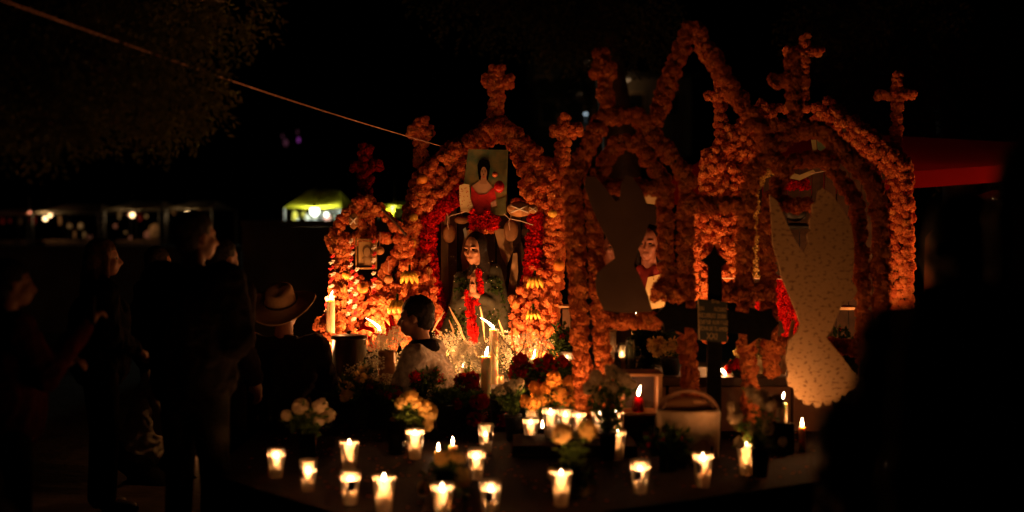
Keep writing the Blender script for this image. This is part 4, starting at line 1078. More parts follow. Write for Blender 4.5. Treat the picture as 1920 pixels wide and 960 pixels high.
# ================================================================== FLOWERS IN VASES
def leaf_mass(items, parent, name='foliage', m=None): return joined(name, 'small', m or M_LEAF, items, parent)
def leaf_mesh_mass(parent, pts, m=None, size=.03, name='foliage'):
    """long leaves as thin folded blades round the given points"""
    V = []; F = []; A = []
    for p, n in pts:
        for _ in range(n):
            d = Vector((U(-1,1), U(-1,1), U(-.3,1))).normalized(); s = d.cross(Vector((U(-1,1),U(-1,1),U(-1,1)))).normalized()
            q = Vector(p)+Vector((U(-1,1),U(-1,1),U(-1,1)))*size; L = size*U(.7,1.6); w = L*.2; k = len(V)
            nrm = d.cross(s)*w*.5
            V += [tuple(q), tuple(q+d*L*.5+s*w-nrm), tuple(q+d*L), tuple(q+d*L*.5-s*w-nrm), tuple(q+d*L*.5)]
            F += [(k,k+1,k+4),(k+1,k+2,k+4),(k+2,k+3,k+4),(k+3,k,k+4)]
            A += [R()]*5
    me = bpy.data.meshes.new(name); me.from_pydata(V, [], F)
    a = me.attributes.new('bloom', 'FLOAT', 'POINT'); a.data.foreach_set('value', A); me.materials.append(m or M_LEAF)
    return tag(link(name, me, None, parent), kind='stuff')
def bouquet(label, px, base, D, bl, kind, m, vase='glass', leaves=60, z=None, vr=.045, vh=.14, bloomname='bloom', cat='bouquet', group='bunches of flowers in vases on the slab', dj=.05, lm=None, lsize=.03):
    z = TZ if z is None else z; p0 = W(px, base, D); base_p = Vector((p0.x, D, z))
    t = thing('bouquet', label, cat, tuple(base_p), group)
    mb = MB()
    if vase == 'glass':
        mb.lathe([(.0001,0),(vr*.8,0),(vr*.85,.01),(vr,vh),(vr*.95,vh),(vr*.78,.012),(.0001,.012)], 20, base_p); mb.build('vase', M_CLEAR, t, True)
    elif vase == 'pot':
        mb.lathe([(.0001,0),(vr*.75,0),(vr,vh*.9),(vr*1.1,vh*.9),(vr*1.1,vh),(vr*.95,vh),(vr*.9,vh*.85),(.0001,vh*.85)], 20, base_p); mb.build('pot', M_BLACKMETAL, t, True)
    elif vase == 'can':
        mb.lathe([(.0001,0),(vr,0),(vr,.005),(vr*.97,vh*.3),(vr,vh*.33),(vr*.97,vh*.66),(vr,vh*.7),(vr,vh),(vr*.95,vh),(vr*.93,.01),(.0001,.01)], 20, base_p); mb.build('can', M_CAN, t, True)
    tips = []; it = []
    for (x, y, r) in bl:
        q = W(x, y, D + U(-dj, dj)); it.append((tuple(q), M(r, D)*1.14, 1)); tips.append(q)
    mb = MB(); mouth = base_p + Vector((0,0,vh))
    for q in tips:
        s = mouth+Vector((U(-1,1)*vr*.5, U(-1,1)*vr*.5, -vh*.7)); m_ = (s+q)/2+Vector((0,0,.03)); mb.tube([s, mouth+(q-mouth)*.08+Vector((U(-1,1)*vr*.3,0,0)), m_, q-Vector((0,0,M(2,D)))], .0028, 5)
    mb.build('stems', M_LEAF, t)
    blooms(t, bloomname, kind, m, it, 120)
    L = []
    for _ in range(leaves):
        q = random.choice(tips); f = U(.05,.92); L.append((tuple(mouth+(q-mouth)*f), 5))
    leaf_mesh_mass(t, L, lm, lsize)
    return t
W_ = M_WHITE
bouquet('white pompon flowers in a vase at the left end of the slab', 577,866,6.9,[(563,762,15),(600,762,14),(538,779,10),(585,783,11),(614,778,13),(597,790,10),(575,775,10)],'mum',W_,leaves=110)
bouquet('loose pale flowers on tall stems above the beside vase cup candle', 745,868,7.15,[(765,750,15),(783,757,14),(798,766,16),(808,774,15),(803,796,13),(740,794,12),(745,830,14),(772,742,12),(752,756,12)],'mum',M_YELW,leaves=60,vr=.05,vh=.17)
bouquet('bright bunch of round orange marigolds behind the crowded candle row', 1042,812,7.55,[(1038,712,17),(1067,717,15),(1083,728,11),(1008,735,13),(1016,751,12),(1032,748,14),(1050,741,13),(1065,741,12),(1000,757,13),(1075,752,12),(985,752,11),(1060,760,13),(1085,758,10),(1024,728,12),(1052,727,12),(1072,768,9),(1044,762,12),(1002,725,11)],'mum',M_MARIY,leaves=110,bloomname='marigold')
bouquet('dim white flowers at the foot of the left arch, behind the red candle', 1142,805,6.95,[(1117,708,14),(1146,697,14),(1171,712,14),(1148,728,12),(1105,727,13),(1124,744,11),(1160,700,10),(1184,720,9),(1135,715,9)],'mum',M_WHITE,leaves=130,vase='pot')
bouquet('two big pale mums in a glass vase before the crowded candle row', 1072,935,6.0,[(1053,813,20),(1101,806,18),(1040,889,14),(1088,931,13),(1107,914,10)],'mum',M_YELW,leaves=90,vr=.04,vh=.13)
bouquet('low bouquet of yellowish flowers near the front corner of the slab', 835,948,5.95,[(828,860,14),(846,857,14),(862,862,12),(866,895,18),(795,916,12),(876,942,15),(848,905,10)],'mum',M_YELW,leaves=90,vr=.04,vh=.12)
bouquet('scattered white flowers on dark stems right of the cloth covered basket', 1425,905,6.5,[(1375,766,14),(1378,780,14),(1408,735,13),(1426,745,15),(1441,756,14),(1458,753,14),(1410,804,11),(1425,806,9),(1438,802,12),(1386,830,11),(1468,828,9)],'mum',M_WHITE,leaves=60,vase='pot')
bouquet('few cream flowers left of the bright orange marigold bunch', 962,812,7.6,[(965,725,13),(952,728,11),(938,733,10),(975,718,8)],'mum',M_WHITE,leaves=70,vase='pot')
bouquet('small red flowers with long green leaves in a pot before the basket', 1253,893,6.65,[(1248,808,5),(1224,822,7),(1240,824,7),(1262,818,6),(1276,820,6),(1232,838,8),(1250,840,7),(1268,836,6),(1285,828,5),(1255,852,7),(1238,850,7),(1218,835,6),(1275,848,6)],'shag',M_RED,vase='pot',leaves=160,vr=.05,vh=.10,bloomname='red_flower',lsize=.04)
# dim mass of flowers behind the slab, bunch by bunch
def rnd(cx, cy, rx, ry, n, r0, r1):
    o = []
    while len(o) < n:
        x, y = U(-1,1), U(-1,1)
        if x*x+y*y < 1: o.append((cx+x*rx, cy+y*ry, U(r0, r1)))
    return o
G = 'dim bunches of flowers between the slab and the altars'
for lb, a, kind, m, lv in [
 ('dim peach flowers at the left end of the flower bank', (672,722,40,26,11,8,13),'shag',M_YELW,150),
 ('dark red flowers below the round cooking pot', (640,770,32,34,8,8,12),'rose',M_DRED,150),
 ('reddish roses left of the two coral roses, in the flower bank', (722,742,30,30,9,8,12),'rose',M_DRED,150),
 ('coral red roses just below the kneeling man', (790,712,30,28,7,9,13),'rose',M_RED,150),
 ('leafy green bunch with few blooms under the sleeve of the kneeling man', (838,738,26,36,6,6,9),'shag',M_YELW,220),
 ('round dark red dahlias at the right of the kneeling man', (872,722,24,40,8,12,17),'marigold',M_DRED,120),
 ('dark red dahlias just left of the thick middle candle', (882,762,26,24,8,11,15),'marigold',M_DRED,120),
 ('dark roses behind the cream flowers and orange marigolds', (985,700,40,32,13,9,14),'rose',M_DRED,180),
 ('dark roses right under the right column of the central altar', (1050,688,30,26,9,8,12),'rose',M_DRED,160),
 ('low shadowed red flowers beside the half burnt cup candle', (940,775,30,20,8,9,12),'rose',M_DRED,120)]:
    dd = U(7.95, 8.25)
    bouquet(lb, a[0], 800, dd, rnd(*a), kind, m, vase='pot', leaves=lv, group=G, vr=.07, vh=.16, dj=.09, lm=M_LEAF, lsize=.04, z=TZ)
# baby's breath
def gyp(label, px, base, D, cx, cy, rx, ry, n, z, r=.0048, vase='can', mm=None):
    p0 = W(px, base, D); t = thing('babys_breath_bunch', label, 'baby breath', (p0.x, D, z), 'bunches of baby breath in front of the altars')
    base_p = Vector((p0.x, D, z)); mb = MB(); vr, vh = .05, .15
    mb.lathe([(.0001,0),(vr,0),(vr*.97,.05),(vr,.055),(vr*.97,.1),(vr,.105),(vr,vh),(vr*.95,vh),(vr*.93,.01),(.0001,.01)], 18, base_p); mb.build('can', M_CAN, t, True)
    it = []; st = MB(); mouth = base_p+Vector((0,0,vh))
    for _ in range(max(8, n//28)):
        a, b = U(0,6.28), R()**.5; q = W(cx+rx*b*math.cos(a), cy+ry*b*math.sin(a), D+U(-.09,.09))
        st.tube([mouth, (mouth+q)/2+Vector((U(-.02,.02),U(-.02,.02),.02)), q], .0012, 4)
        for _ in range(28): it.append((tuple(q+Vector((U(-1,1),U(-1,1),U(-1,1)))*.032), r*U(.6,1.3)))
    st.build('stems', M_LEAF, t); joined('florets', 'small', mm or M_GYP, it, t)
gyp('yellow lit baby breath in a can between the candle and the kneeling man', 728, 690, 8.75, 728,655,38,40,1300,.5)
gyp('bright baby breath right behind the kneeling man', 880, 700, 8.95, 878,668,36,26,1300,.5,.0052)
gyp('baby breath at the feet of the mannequin figure', 930, 700, 9.05, 945,660,32,34,900,GZ-.1)
gyp('baby breath under the right column', 1000, 700, 8.9, 1000,660,38,30,800,.5)
gyp('baby breath below the left lining of red flowers', 830, 690, 9.1, 838,640,26,22,500,GZ-.05)
gyp('dim baby breath hanging over the flower bank beside the kneeling man', 690, 790, 8.2, 690,720,55,45,900,TZ,.0045)
gyp('dim baby breath in the middle of the flower bank', 850, 800, 8.1, 845,750,40,45,800,TZ,.0045)
# bare twigs
tw = thing('dry_twigs', 'thin bare twigs rising in front of the right column of the central altar', 'twigs', (W(985,760,8.5).x, 8.5, TZ))
for (a, b, c) in [((985,760),(968,670),(960,600)),((985,760),(1005,690),(1030,600)),((985,760),(990,680),(985,650)),((968,670),(945,640),(930,610)),((1005,690),(1018,650),(1012,620)),((960,740),(938,680),(920,640)),((968,670),(985,640),(992,600))]:
    mb = MB(); mb.tube(path_px([a, ((a[0]+b[0])/2+3, (a[1]+b[1])/2), b, ((c[0]+b[0])/2-3, (c[1]+b[1])/2), c], 8.5), [.0045,.004,.0032,.0025,.0015], 5); mb.build('twig', M_DARKWOOD, tw)
tw = thing('dried_leaf_blades', 'curled dry blades spreading at the foot of the mannequin figure', 'dried leaves', (W(870,680,9.0).x, 9.0, GZ-.1))
for pts in [[(842,575),(852,595),(862,612),(872,640)],[(858,612),(868,630),(880,655)],[(900,575),(905,600),(909,640)],[(838,640),(826,625),(815,615)],[(845,655),(850,620),(842,600)],[(812,620),(822,600),(833,585)],[(870,640),(884,650),(900,672)],[(935,600),(942,620),(946,640)]]:
    mb = MB(); P = path_px(pts, 9.12); 
    mb.tube(P, [.0075*s for s in ([.5,1,.3] if len(P) == 3 else [.4,1,.9,.25])], 5); mb.build('blade', M_PALEWOOD, tw)

# cooking pot and can
p = W(655,632,8.75); r = M(33,8.75); zb = .52; h = p.z-zb
t = thing('cooking_pot', 'large dark metal pot with rim at the left of the altars', 'pot', (p.x, 8.75, zb))
mb = MB(); mb.lathe([(.0001,0),(r*.93,0),(r*.96,.012),(r*.97,h-.016),(r*1.03,h-.012),(r*1.04,h),(r*.98,h),(r*.93,h-.02),(r*.91,.012),(.0001,.012)], 40, (p.x,8.75,zb)); mb.build('body', M_POT, t, True)
mb = MB(); mb.lathe([(r*1.0,h+.001),(r*.97,h+.010),(r*.5,h+.018),(r*.12,h+.022),(.0001,h+.022)], 40, (p.x,8.75,zb)); mb.build('lid', M_BLACKMETAL, t, True)
mb = MB(); mb.lathe([(.008,h+.022),(.014,h+.032),(.012,h+.040),(.0001,h+.042)], 16, (p.x,8.75,zb)); mb.build('knob', M_BLACKMETAL, t, True)
for s in (-1, 1):
    mb = MB(); mb.tube([Vector((p.x+s*r*.96,8.72,zb+h*.7)), Vector((p.x+s*r*1.16,8.70,zb+h*.72)), Vector((p.x+s*r*1.16,8.62,zb+h*.72)), Vector((p.x+s*r*.96,8.66,zb+h*.7))], .006, 6); mb.build('handle', M_POT, t, True)
p = W(725,658,8.5); mb = MB(); r = .052
t = thing('tin_can', 'brownish tin can standing in front of the baby breath beside the pot', 'can', (p.x, 8.5, .5))
mb.lathe([(.0001,0),(r,0),(r,.006),(r*.97,.02),(r*.97,.05),(r,.055),(r*.97,.06),(r*.97,p.z-.5-.01),(r,p.z-.5),(r*.95,p.z-.5),(r*.94,.01),(.0001,.01)], 24, (p.x,8.5,.5)); mb.build('can', mat('rusty_tin', (.3,.16,.07), .5, .3, 20, metal=.5), t, True)
t = thing('supply_board', 'dark board carrying the cooking pot, tin can and candles in front of the altars', 'board', (W(800,700,8.72).x, 8.72, 0))
mb = MB(); xa, xb = W(590,700,8.7).x, W(1070,700,8.7).x; mb.box(((xa+xb)/2, 8.7, .225), (xb-xa, .52, .45)); mb.build('box', M_DARKWOOD, t, bevel=.01)
# red torch lily flowers by the flame
rl = thing('red_lily', 'curved red and orange petals left of the slanting flame', 'flower', tuple(W(695,640,8.8)))
for a in [[(668,622),(682,613),(698,618),(704,628)],[(700,625),(694,635),(684,628)],[(700,625),(715,630),(724,640)],[(692,632),(700,650),(712,655)],[(720,600),(728,615),(724,640)],[(738,600),(745,620),(742,650)],[(730,590),(736,610),(733,640)]]:
    mb = MB(); P = path_px(a, 8.85); k = len(P); mb.tube(P, [.004,.016,.016,.003][:k] if k == 4 else [.004,.018,.003], 6); mb.build('petal', M_RED if R() < .6 else M_MARI, rl)

# crate with the red candle
D = 7.35; cx0, cx1 = W(1168,700,D).x, W(1238,700,D).x; zt = W(0,706,D).z
t = thing('wooden_crate', 'small open wooden crate holding the red candle on its shelf', 'crate', ((cx0+cx1)/2, D+.12, TZ))
for nm, c, d in [('side_panel',(cx0,D+.12,(TZ+zt)/2),(.016,.24,zt-TZ)),('side_panel',(cx1,D+.12,(TZ+zt)/2),(.022,.24,zt-TZ)),('back_panel',((cx0+cx1)/2,D+.235,(TZ+zt)/2),(cx1-cx0-.02,.012,zt-TZ)),('top_panel',((cx0+cx1)/2,D+.12,zt+.008),(cx1-cx0+.03,.25,.014)),('shelf',((cx0+cx1)/2,D+.11,W(0,777,D).z),(cx1-cx0-.026,.22,.014))]:
    mb = MB(); mb.box(c, d); mb.build(nm, M_WOOD if 'back' not in nm else M_DARKWOOD, t, bevel=.002)
zs = W(0,777,D).z+.008
t = thing('red_glass_candle', 'red glass candle with a bright flame on the crate shelf', 'candle', (W(1196,770,7.42).x, 7.40, zs))
mb = MB(); mb.lathe([(.0001,0),(.030,0),(.034,.01),(.030,.055),(.020,.07),(.024,.078),(.021,.078),(.017,.07),(.026,.052),(.029,.012),(.0001,.008)], 20); o = mb.build('glass', M_REDGLASS, None, True); o.parent = t
mb = MB(); mb.lathe([(.0001,.009),(.027,.012),(.024,.05),(.0001,.052)], 16); o = mb.build('wax', mat('red_wax', (.7,.05,.06), .5, sss=.02), None, True); o.parent = t
o = bpy.data.objects.new('flame', FL3); COL.objects.link(o); place(o, t, (0,0,.082)); lamp(t, (0,-.012,.105), .5, (1,.35,.12))
t = thing('glass_jar', 'glass jar with reddish content on the floor of the crate', 'jar', (W(1212,830,7.4).x, 7.42, TZ+.001))
mb = MB(); mb.lathe([(.0001,0),(.030,0),(.032,.01),(.032,.085),(.026,.10),(.026,.11),(.022,.11),(.029,.085),(.029,.012),(.0001,.008)], 20); o = mb.build('glass', M_CLEAR, None, True); o.parent = t
mb = MB(); mb.lathe([(.0001,.009),(.028,.012),(.028,.07),(.0001,.071)], 18); o = mb.build('content', mat('jar_content', (.5,.12,.05), .6, .3, 40), None, True); o.parent = t

# basket with cloth
D = 6.9; p = W(1290,845,D); bw = M(58,D)
t = thing('covered_basket', 'wide arched handle basket with a pale cloth hanging over its front', 'basket', (p.x, D, TZ), None, -.1)
h0 = W(0,768,D).z-TZ; o_ = Vector((p.x, D, TZ))
mb = MB(); mb.lathe([(.0001,.004),(bw*.62,.004),(bw*.8,h0*.5),(bw*.98,h0),(bw*.94,h0),(bw*.76,h0*.5),(.0001,.015)], 32, (0,0,0)); mb.v = [(x,y*.7,z) for x,y,z in mb.v]; o = mb.build('bowl', M_WOOD, None, True); o.parent = t
mb = MB()
nx, nz = 44, 14
for j in range(nz+1):
    for i in range(nx+1):
        a = PI*1.05 + (PI*.98)*i/nx; f = j/nz
        drop = (h0*.92 if i/nx > .8 else h0*.62+.02*math.sin(i*.4))*f
        rr = bw*(1.03 - .10*f) + .006*math.sin(a*19)*f + .004*math.sin(a*33+2)*f
        zz_ = h0+.006 - drop
        if j == 0: rr = bw*.93
        mb.v.append((rr*math.cos(a), rr*.72*math.sin(a), zz_))
for j in range(nz):
    for i in range(nx): q = j*(nx+1)+i; mb.f.append((q,q+1,q+nx+2,q+nx+1))
o = mb.build('cloth', M_CLOTHW, None, True); o.parent = t; so = o.modifiers.new('s','SOLIDIFY'); so.thickness = .003
mb = MB(); hh = W(0,733,D).z-TZ
mb.tube([(bw*.97*math.cos(PI*k/16), .01, h0*.9+(hh-h0*.9)*math.sin(PI*k/16)) for k in range(17)], .010, 8); o = mb.build('handle', M_STONE, None, True); o.parent = t
mb = MB(); mb.ball((0,.02,h0*.92), 1, 3, (bw*.86, bw*.5, (hh-h0)*.95), .03); o = mb.build('bundle', mat('brown_cloth', (.50,.26,.13), .9, .2, 8, .6, 18), None, True); o.parent = t
mb = MB(); mb.ball((.07,-.10,h0+.005), .006, 2); o = mb.build('button', M_TIN if 'M_TIN' in globals() else M_CAN, None, True); o.parent = t

# ------------------------------------------------ things on the bench
def jar(px, base, D, r, h, label, m=None, name='glass_jar', cat='jar', cont=None):
    p = W(px, base, D); t = thing(name, label, cat, (p.x, D, BZ+.001), 'glassware on the stone bench')
    mb = MB(); mb.lathe([(.0001,0),(r*.9,0),(r,.008),(r*1.02,h*.45),(r*.98,h*.8),(r*.8,h*.92),(r*.85,h),(r*.78,h),(r*.73,h*.91),(r*.9,h*.8),(r*.93,.012),(.0001,.01)], 20); o = mb.build('glass', m or M_CLEAR, None, True); o.parent = t
    if cont:
        mb = MB(); mb.lathe([(.0001,.012),(r*.9,.013),(r*.9,h*.5),(.0001,h*.5+.001)], 18); o = mb.build('content', cont, None, True); o.parent = t
    return t
M_TEA = mat('amber_drink', (.35,.14,.03), .3)
jar(1170,700,8.1,.050,.17,'wide glass jar standing left on the bench', cont=M_TEA)
jar(1190,700,8.2,.036,.13,'smaller glass jar right of the wide one on the bench', cont=M_CLOTHW)
t = jar(1182,700,8.05,.030,.20,'tall glass pitcher between the jars on the bench', name='glass_pitcher', cat='pitcher')
mb = MB(); mb.tube([(.028,0,.16),(.055,0,.15),(.06,0,.10),(.03,0,.06)], .005, 6); o = mb.build('handle', M_CLEAR, None, True); o.parent = t
p = W(1150,700,8.0); t = thing('bottle', 'small dark bottle at the left end of the bench', 'bottle', (p.x+.02, 8.05, BZ+.001), 'glassware on the stone bench')
mb = MB(); mb.lathe([(.0001,0),(.026,0),(.027,.06),(.012,.09),(.011,.12),(.0001,.12)], 16); o = mb.build('bottle', M_BLACKMETAL, None, True); o.parent = t
glass_candle((W(1202,650,8.3).x, 8.3, BZ+.001), 'cup candle at the back of the bench among the glassware', 1.8, .062, group='cup candles on the stone bench')
glass_candle((W(1165,690,8.35).x, 8.32, BZ+.001), 'cup candle behind the wide glass jar on the bench', 1.8, .062, group='cup candles on the stone bench')
bouquet('pale fluffy carnations in a dark pot left of the black cross', 1258,715,8.05,rnd(1256,655,36,17,20,9,14),'shag',M_YELW,vase='pot',leaves=60,z=BZ,vr=.06,vh=.1,group='carnations on the stone bench')
bouquet('pale fluffy carnations in a can right of the black cross', 1425,715,8.1,rnd(1420,656,34,17,20,9,14),'shag',M_YELW,vase='can',leaves=60,z=BZ,vr=.05,vh=.1,group='carnations on the stone bench')
bouquet('dark leafy plant with thin blades behind the glassware', 1215,715,8.25,rnd(1222,640,22,35,5,3,5),'small',M_DRED,vase='pot',leaves=200,z=BZ,vr=.05,vh=.09,group='plants on the stone bench',lm=M_DLEAF,lsize=.06)
bouquet('small red roses beside the pointed flame at the cross foot', 1385,712,7.95,rnd(1386,692,18,12,7,7,11),'rose',M_RED,vase='pot',leaves=50,z=BZ,vr=.04,vh=.03,group='plants on the stone bench',bloomname='rose')
bouquet('dark bladed plant behind the right side of the speckled bird', 1600,700,8.9,rnd(1590,640,26,30,6,3,5),'small',M_DRED,vase='pot',leaves=240,z=.5,vr=.06,vh=.1,group='plants on the stone bench',lm=M_DLEAF,lsize=.06)
p = W(1137,640,8.35); t = thing('cream_box', 'plain cream box standing left of the glassware', 'box', (p.x+.02, 8.5, 0)); mb = MB(); mb.box((p.x+.02, 8.5, (p.z+.05)/2), (.09,.1,p.z+.05)); mb.build('box', M_CLOTHW, t, bevel=.003)
mb = MB(); mb.box((p.x+.02, 8.5, p.z+.058), (.10,.11,.012)); mb.build('lid', M_PALEWOOD, t, bevel=.002)
p = W(1456,690,7.9); t = thing('brass_can', 'brass coloured can at the right end of the bench', 'can', (p.x, 8.0, BZ+.001)); mb = MB(); mb.lathe([(.0001,0),(.03,0),(.03,.11),(.028,.112),(.026,.11),(.026,.01),(.0001,.01)], 20); o = mb.build('can', M_CAN, None, True); o.parent = t
mb = MB(); mb.tube([W(1466,700,7.95), W(1480,640,7.9), W(1488,600,7.9)], [.02,.016,.01], 8); tag(mb.build('wooden_stake', M_WOOD), 'leaning wooden stake lit by the candle at the bird tail', 'stake')
# left shelf things between the altars
t = thing('shelf_board', 'narrow shelf with dark bundle between the central altar and left arch', 'shelf', (W(1062,590,9.3).x, 9.3, 0))
mb = MB(); a = W(1062,574,9.3); mb.box((a.x, 9.3, a.z), (.10,.2,.014)); mb.build('board', M_PALEWOOD, t)
mb = MB(); mb.box((a.x, 9.3, a.z/2-.01), (.05,.05,a.z-.02)); mb.build('post', M_DARKWOOD, t)
bouquet('dark green leafy bundle right of the central altar foot', 1062,660,9.0,rnd(1062,620,14,26,4,4,6),'small',M_DRED,vase='pot',leaves=150,z=.5,vr=.05,vh=.08,group='plants on the stone bench',lm=M_DLEAF,lsize=.05)
glass_candle((W(1063,700,8.25).x, 8.25, W(0,705,8.25).z), 'cup candle seen through stems below the left arch', .5, .075, group='cup candles on the stone bench')
p = W(1063,705,8.25); mb = MB(); mb.box((p.x, 8.25, (p.z-.001)/2+TZ/2), (.10,.10,p.z-TZ-.002)); tag(mb.build('stone_block', M_SLAB, None, bevel=.005), 'stone block under the cup candle seen through stems', 'block')
# fallen petals
it = []
for _ in range(700):
    x = U(-1.3,1.8); y = U(5.4,8.4)
    if y > 5.3+.68*(x+.3)+.1 and y > 5.4-1.25*(x+.3)+.12: it.append(((x,y,TZ+.003), U(.005,.010)))
joined('fallen_petals', 'small', M_MARI, it, None)['label'] = 'scattered orange petals lying on the dark tomb slab'
bpy.data.objects['fallen_petals']['category'] = 'petals'
for o in [bpy.data.objects['fallen_petals']]:
    for v in o.data.vertices: v.co.z = TZ+.001+(v.co.z-TZ)*.25 if v.co.z > TZ else TZ+.001

# ================================================================== ROPE, TENT, STALLS
mb = MB(); A = W(-30,-12,5.4); B = W(838,277,9.6); P = []
for i in range(40):
    f = i/39; q = A.lerp(B, f); q.z -= .025*math.sin(PI*f); P.append(q)
mb.tube(P, .0026, 6); tag(mb.build('rope', M_ROPE, None, True), 'thin taut rope running from the tree at upper left to the central altar', 'rope')

def bulb(parent, p, r, power, col=(1,.55,.22), es=18):
    m = bpy.data.materials.get('bulb_%d' % int(col[1]*100)) or glow('bulb_%d' % int(col[1]*100), col, es, False)
    mb = MB(); mb.ball(p, r, 2); o = mb.build('bulb', m, parent, True)
    mb = MB(); mb.lathe([(r*.5,r*.8),(r*.55,r*1.7),(.0001,r*1.8)], 10, p); mb.build('socket', M_BLACKMETAL, parent)
    mb = MB(); mb.tube([Vector(p)+Vector((0,0,r*1.7)), Vector(p)+Vector((0,0,r*1.7+.35))], .006, 5); mb.build('cord', M_BLACKMETAL, parent)
    l = lamp(parent, (0,0,0), power, col, r*1.3, 'bulb_light'); l.matrix_parent_inverse = parent.matrix_basis.inverted(); l.location = Vector(p)+Vector((0,-r*2.4,-r*.5))
def cloth_sheet(c00, c10, c01, c11, n=14, sag=.08):
    mb = MB()
    for j in range(n+1):
        for i in range(n+1):
            u, v = i/n, j/n; q = c00.lerp(c10, u).lerp(c01.lerp(c11, u), v); q.z -= sag*math.sin(PI*u)*math.sin(PI*v); mb.v.append(tuple(q))
    for j in range(n):
        for i in range(n): a = j*(n+1)+i; mb.f.append((a,a+1,a+n+2,a+n+1))
    return mb
def stall(label, px0, px1, D, eave, ridge_px, ridge_y, canopy, goods, lights, group='market stalls far behind on the left', tabley=452):
    a, b = W(px0,eave,D), W(px1,eave,D); rg = W(ridge_px, ridge_y, D+1.4)
    t = thing('market_stall', label, 'stall', ((a.x+b.x)/2, D+1.4, 0), group)
    back0, back1 = a+Vector((0,2.8,0)), b+Vector((0,2.8,0))
    ra_, rb_ = Vector((a.x+(b.x-a.x)*.25, D+1.4, rg.z)), Vector((b.x-(b.x-a.x)*.2, D+1.4, rg.z))
    cloth_sheet(a, b, ra_, rb_).build('canopy', canopy, t, True)
    cloth_sheet(back0, back1, ra_, rb_).build('rear_canopy', canopy, t, True)
    for q in (a, b, back0, back1):
        mb = MB(); mb.tube([Vector((q.x,q.y,0)), q], .03, 6); mb.build('pole', M_BLACKMETAL, t)
    tz = W(0,tabley,D+.5).z
    mb = MB(); mb.box(((a.x+b.x)/2, D+.9, tz), (b.x-a.x-.2, .8, .06)); mb.build('counter', M_DARKWOOD, t)
    mb = MB(); mb.box(((a.x+b.x)/2, D+.55, tz/2), (b.x-a.x-.3, .05, tz-.06)); mb.build('counter_front', M_DARKWOOD, t)
    for (x, y, r, pw, c) in lights: bulb(t, W(x, y, D+.3), r*.6, pw*.45, c, 5)
    for (x, y, w, h, m) in goods:
        q = W(x, y, D+1.0+U(-.3,.3)); g = MB(); ww, hh_ = M(w, D+1), M(h, D+1)
        g.ball(q, 1, 2, (ww/2, ww*.3, hh_/2), .18); g.build('hanging_goods', m, t)
    return t
M_CANV = petal_mat('canvas', [(.38,.32,.24),(.46,.40,.30)], .4); M_CANY = petal_mat('yellow_canvas', [(.70,.62,.02),(.78,.70,.05)], .5)
WARM = (1,.62,.28)
GW = [mat('goods_cream', (.5,.4,.28), .9), mat('goods_brown', (.3,.18,.1), .9), mat('goods_red', (.5,.04,.03), .8), mat('goods_white', (.75,.76,.74), .8), mat('goods_yellow', (.7,.6,.1), .8), mat('goods_pink', (.6,.3,.3), .8)]
stall('low lit stall with a pale canopy and two bright lamps at the far left', 60, 186, 34, 400, 120, 384, M_CANV,
   [(112,412,6,22,GW[1]),(131,424,10,10,GW[0]),(152,424,11,11,GW[0]),(140,440,6,14,GW[1]),(168,445,10,10,GW[5]),(158,440,5,10,GW[0])], [(85,410,.09,14,WARM),(94,404,.07,10,WARM)])
stall('stall with a row of hanging goods and one lamp, second from the left', 196, 300, 33, 394, 250, 378, M_CANV,
   [(224,404,6,16,GW[0]),(216,424,7,10,GW[5]),(240,402,7,9,GW[5]),(274,406,6,8,GW[0]),(262,408,8,14,GW[2]),(290,432,24,30,GW[1]),(280,440,20,16,GW[5]),(244,446,6,8,GW[5]),(235,436,5,6,GW[0]),(300,422,5,12,GW[5])], [(248,403,.10,16,WARM)])
stall('narrow stall with one bare lamp just behind the head of the tall man', 312, 398, 32, 392, 352, 378, M_CANV,
   [(325,398,8,10,GW[1]),(372,400,5,24,GW[1])], [(352,401,.08,12,WARM)])
stall('red goods stand at the very left edge of the view', -40, 52, 35, 402, 6, 392, M_CANV,
   [(5,415,10,14,GW[2]),(18,414,8,12,GW[2]),(38,415,8,16,GW[1]),(58,412,6,14,GW[2]),(65,413,7,18,GW[2])], [(56,398,.03,5,(1,.3,.15))])
t = stall('bright stall under a peaked yellow tarpaulin with white goods', 532, 640, 26, 390, 604, 357, M_CANY,
   [(552,404,12,18,GW[4]),(557,415,10,12,GW[3]),(569,402,9,14,GW[4]),(577,410,10,18,GW[3]),(590,407,14,20,GW[3]),(604,404,11,16,GW[3]),(614,410,13,22,GW[5]),(608,396,8,8,GW[4]),(626,408,10,18,GW[3]),(633,396,11,10,GW[3]),(622,396,8,8,GW[3]),(598,416,12,10,GW[3])], [(590,396,.15,95,(.9,1,.78)), (612,402,.07,30,(.9,1,.8))], tabley=421)
t = stall('yellow wrapped stand with a round emblem right of the small altar gable', 708, 800, 21, 385, 760, 378, M_CANY,
   [], [(740,390,.07,40,(.9,1,.75))], tabley=425)
mb = MB(); mb.poly([W(x,y,21.2) for x, y in [(716,392),(790,386),(792,470),(765,470)]], .03); mb.build('banner', M_CANY, t)
mb = MB(); mb.poly([W(x,y,21.15) for x, y in ell(748,403,11,13)], .02); mb.build('emblem_ring', M_BLACKMETAL, t); mb = MB(); mb.poly([W(x,y,21.12) for x, y in ell(748,402,6,7)], .02); mb.build('emblem_disc', GW[3], t)
mb = MB(); mb.poly([W(x,y,21.14) for x, y in [(736,388),(760,388),(750,420)]], .01); mb.build('emblem_wing', mat('emblem_green', (.2,.3,.15), .8), t)

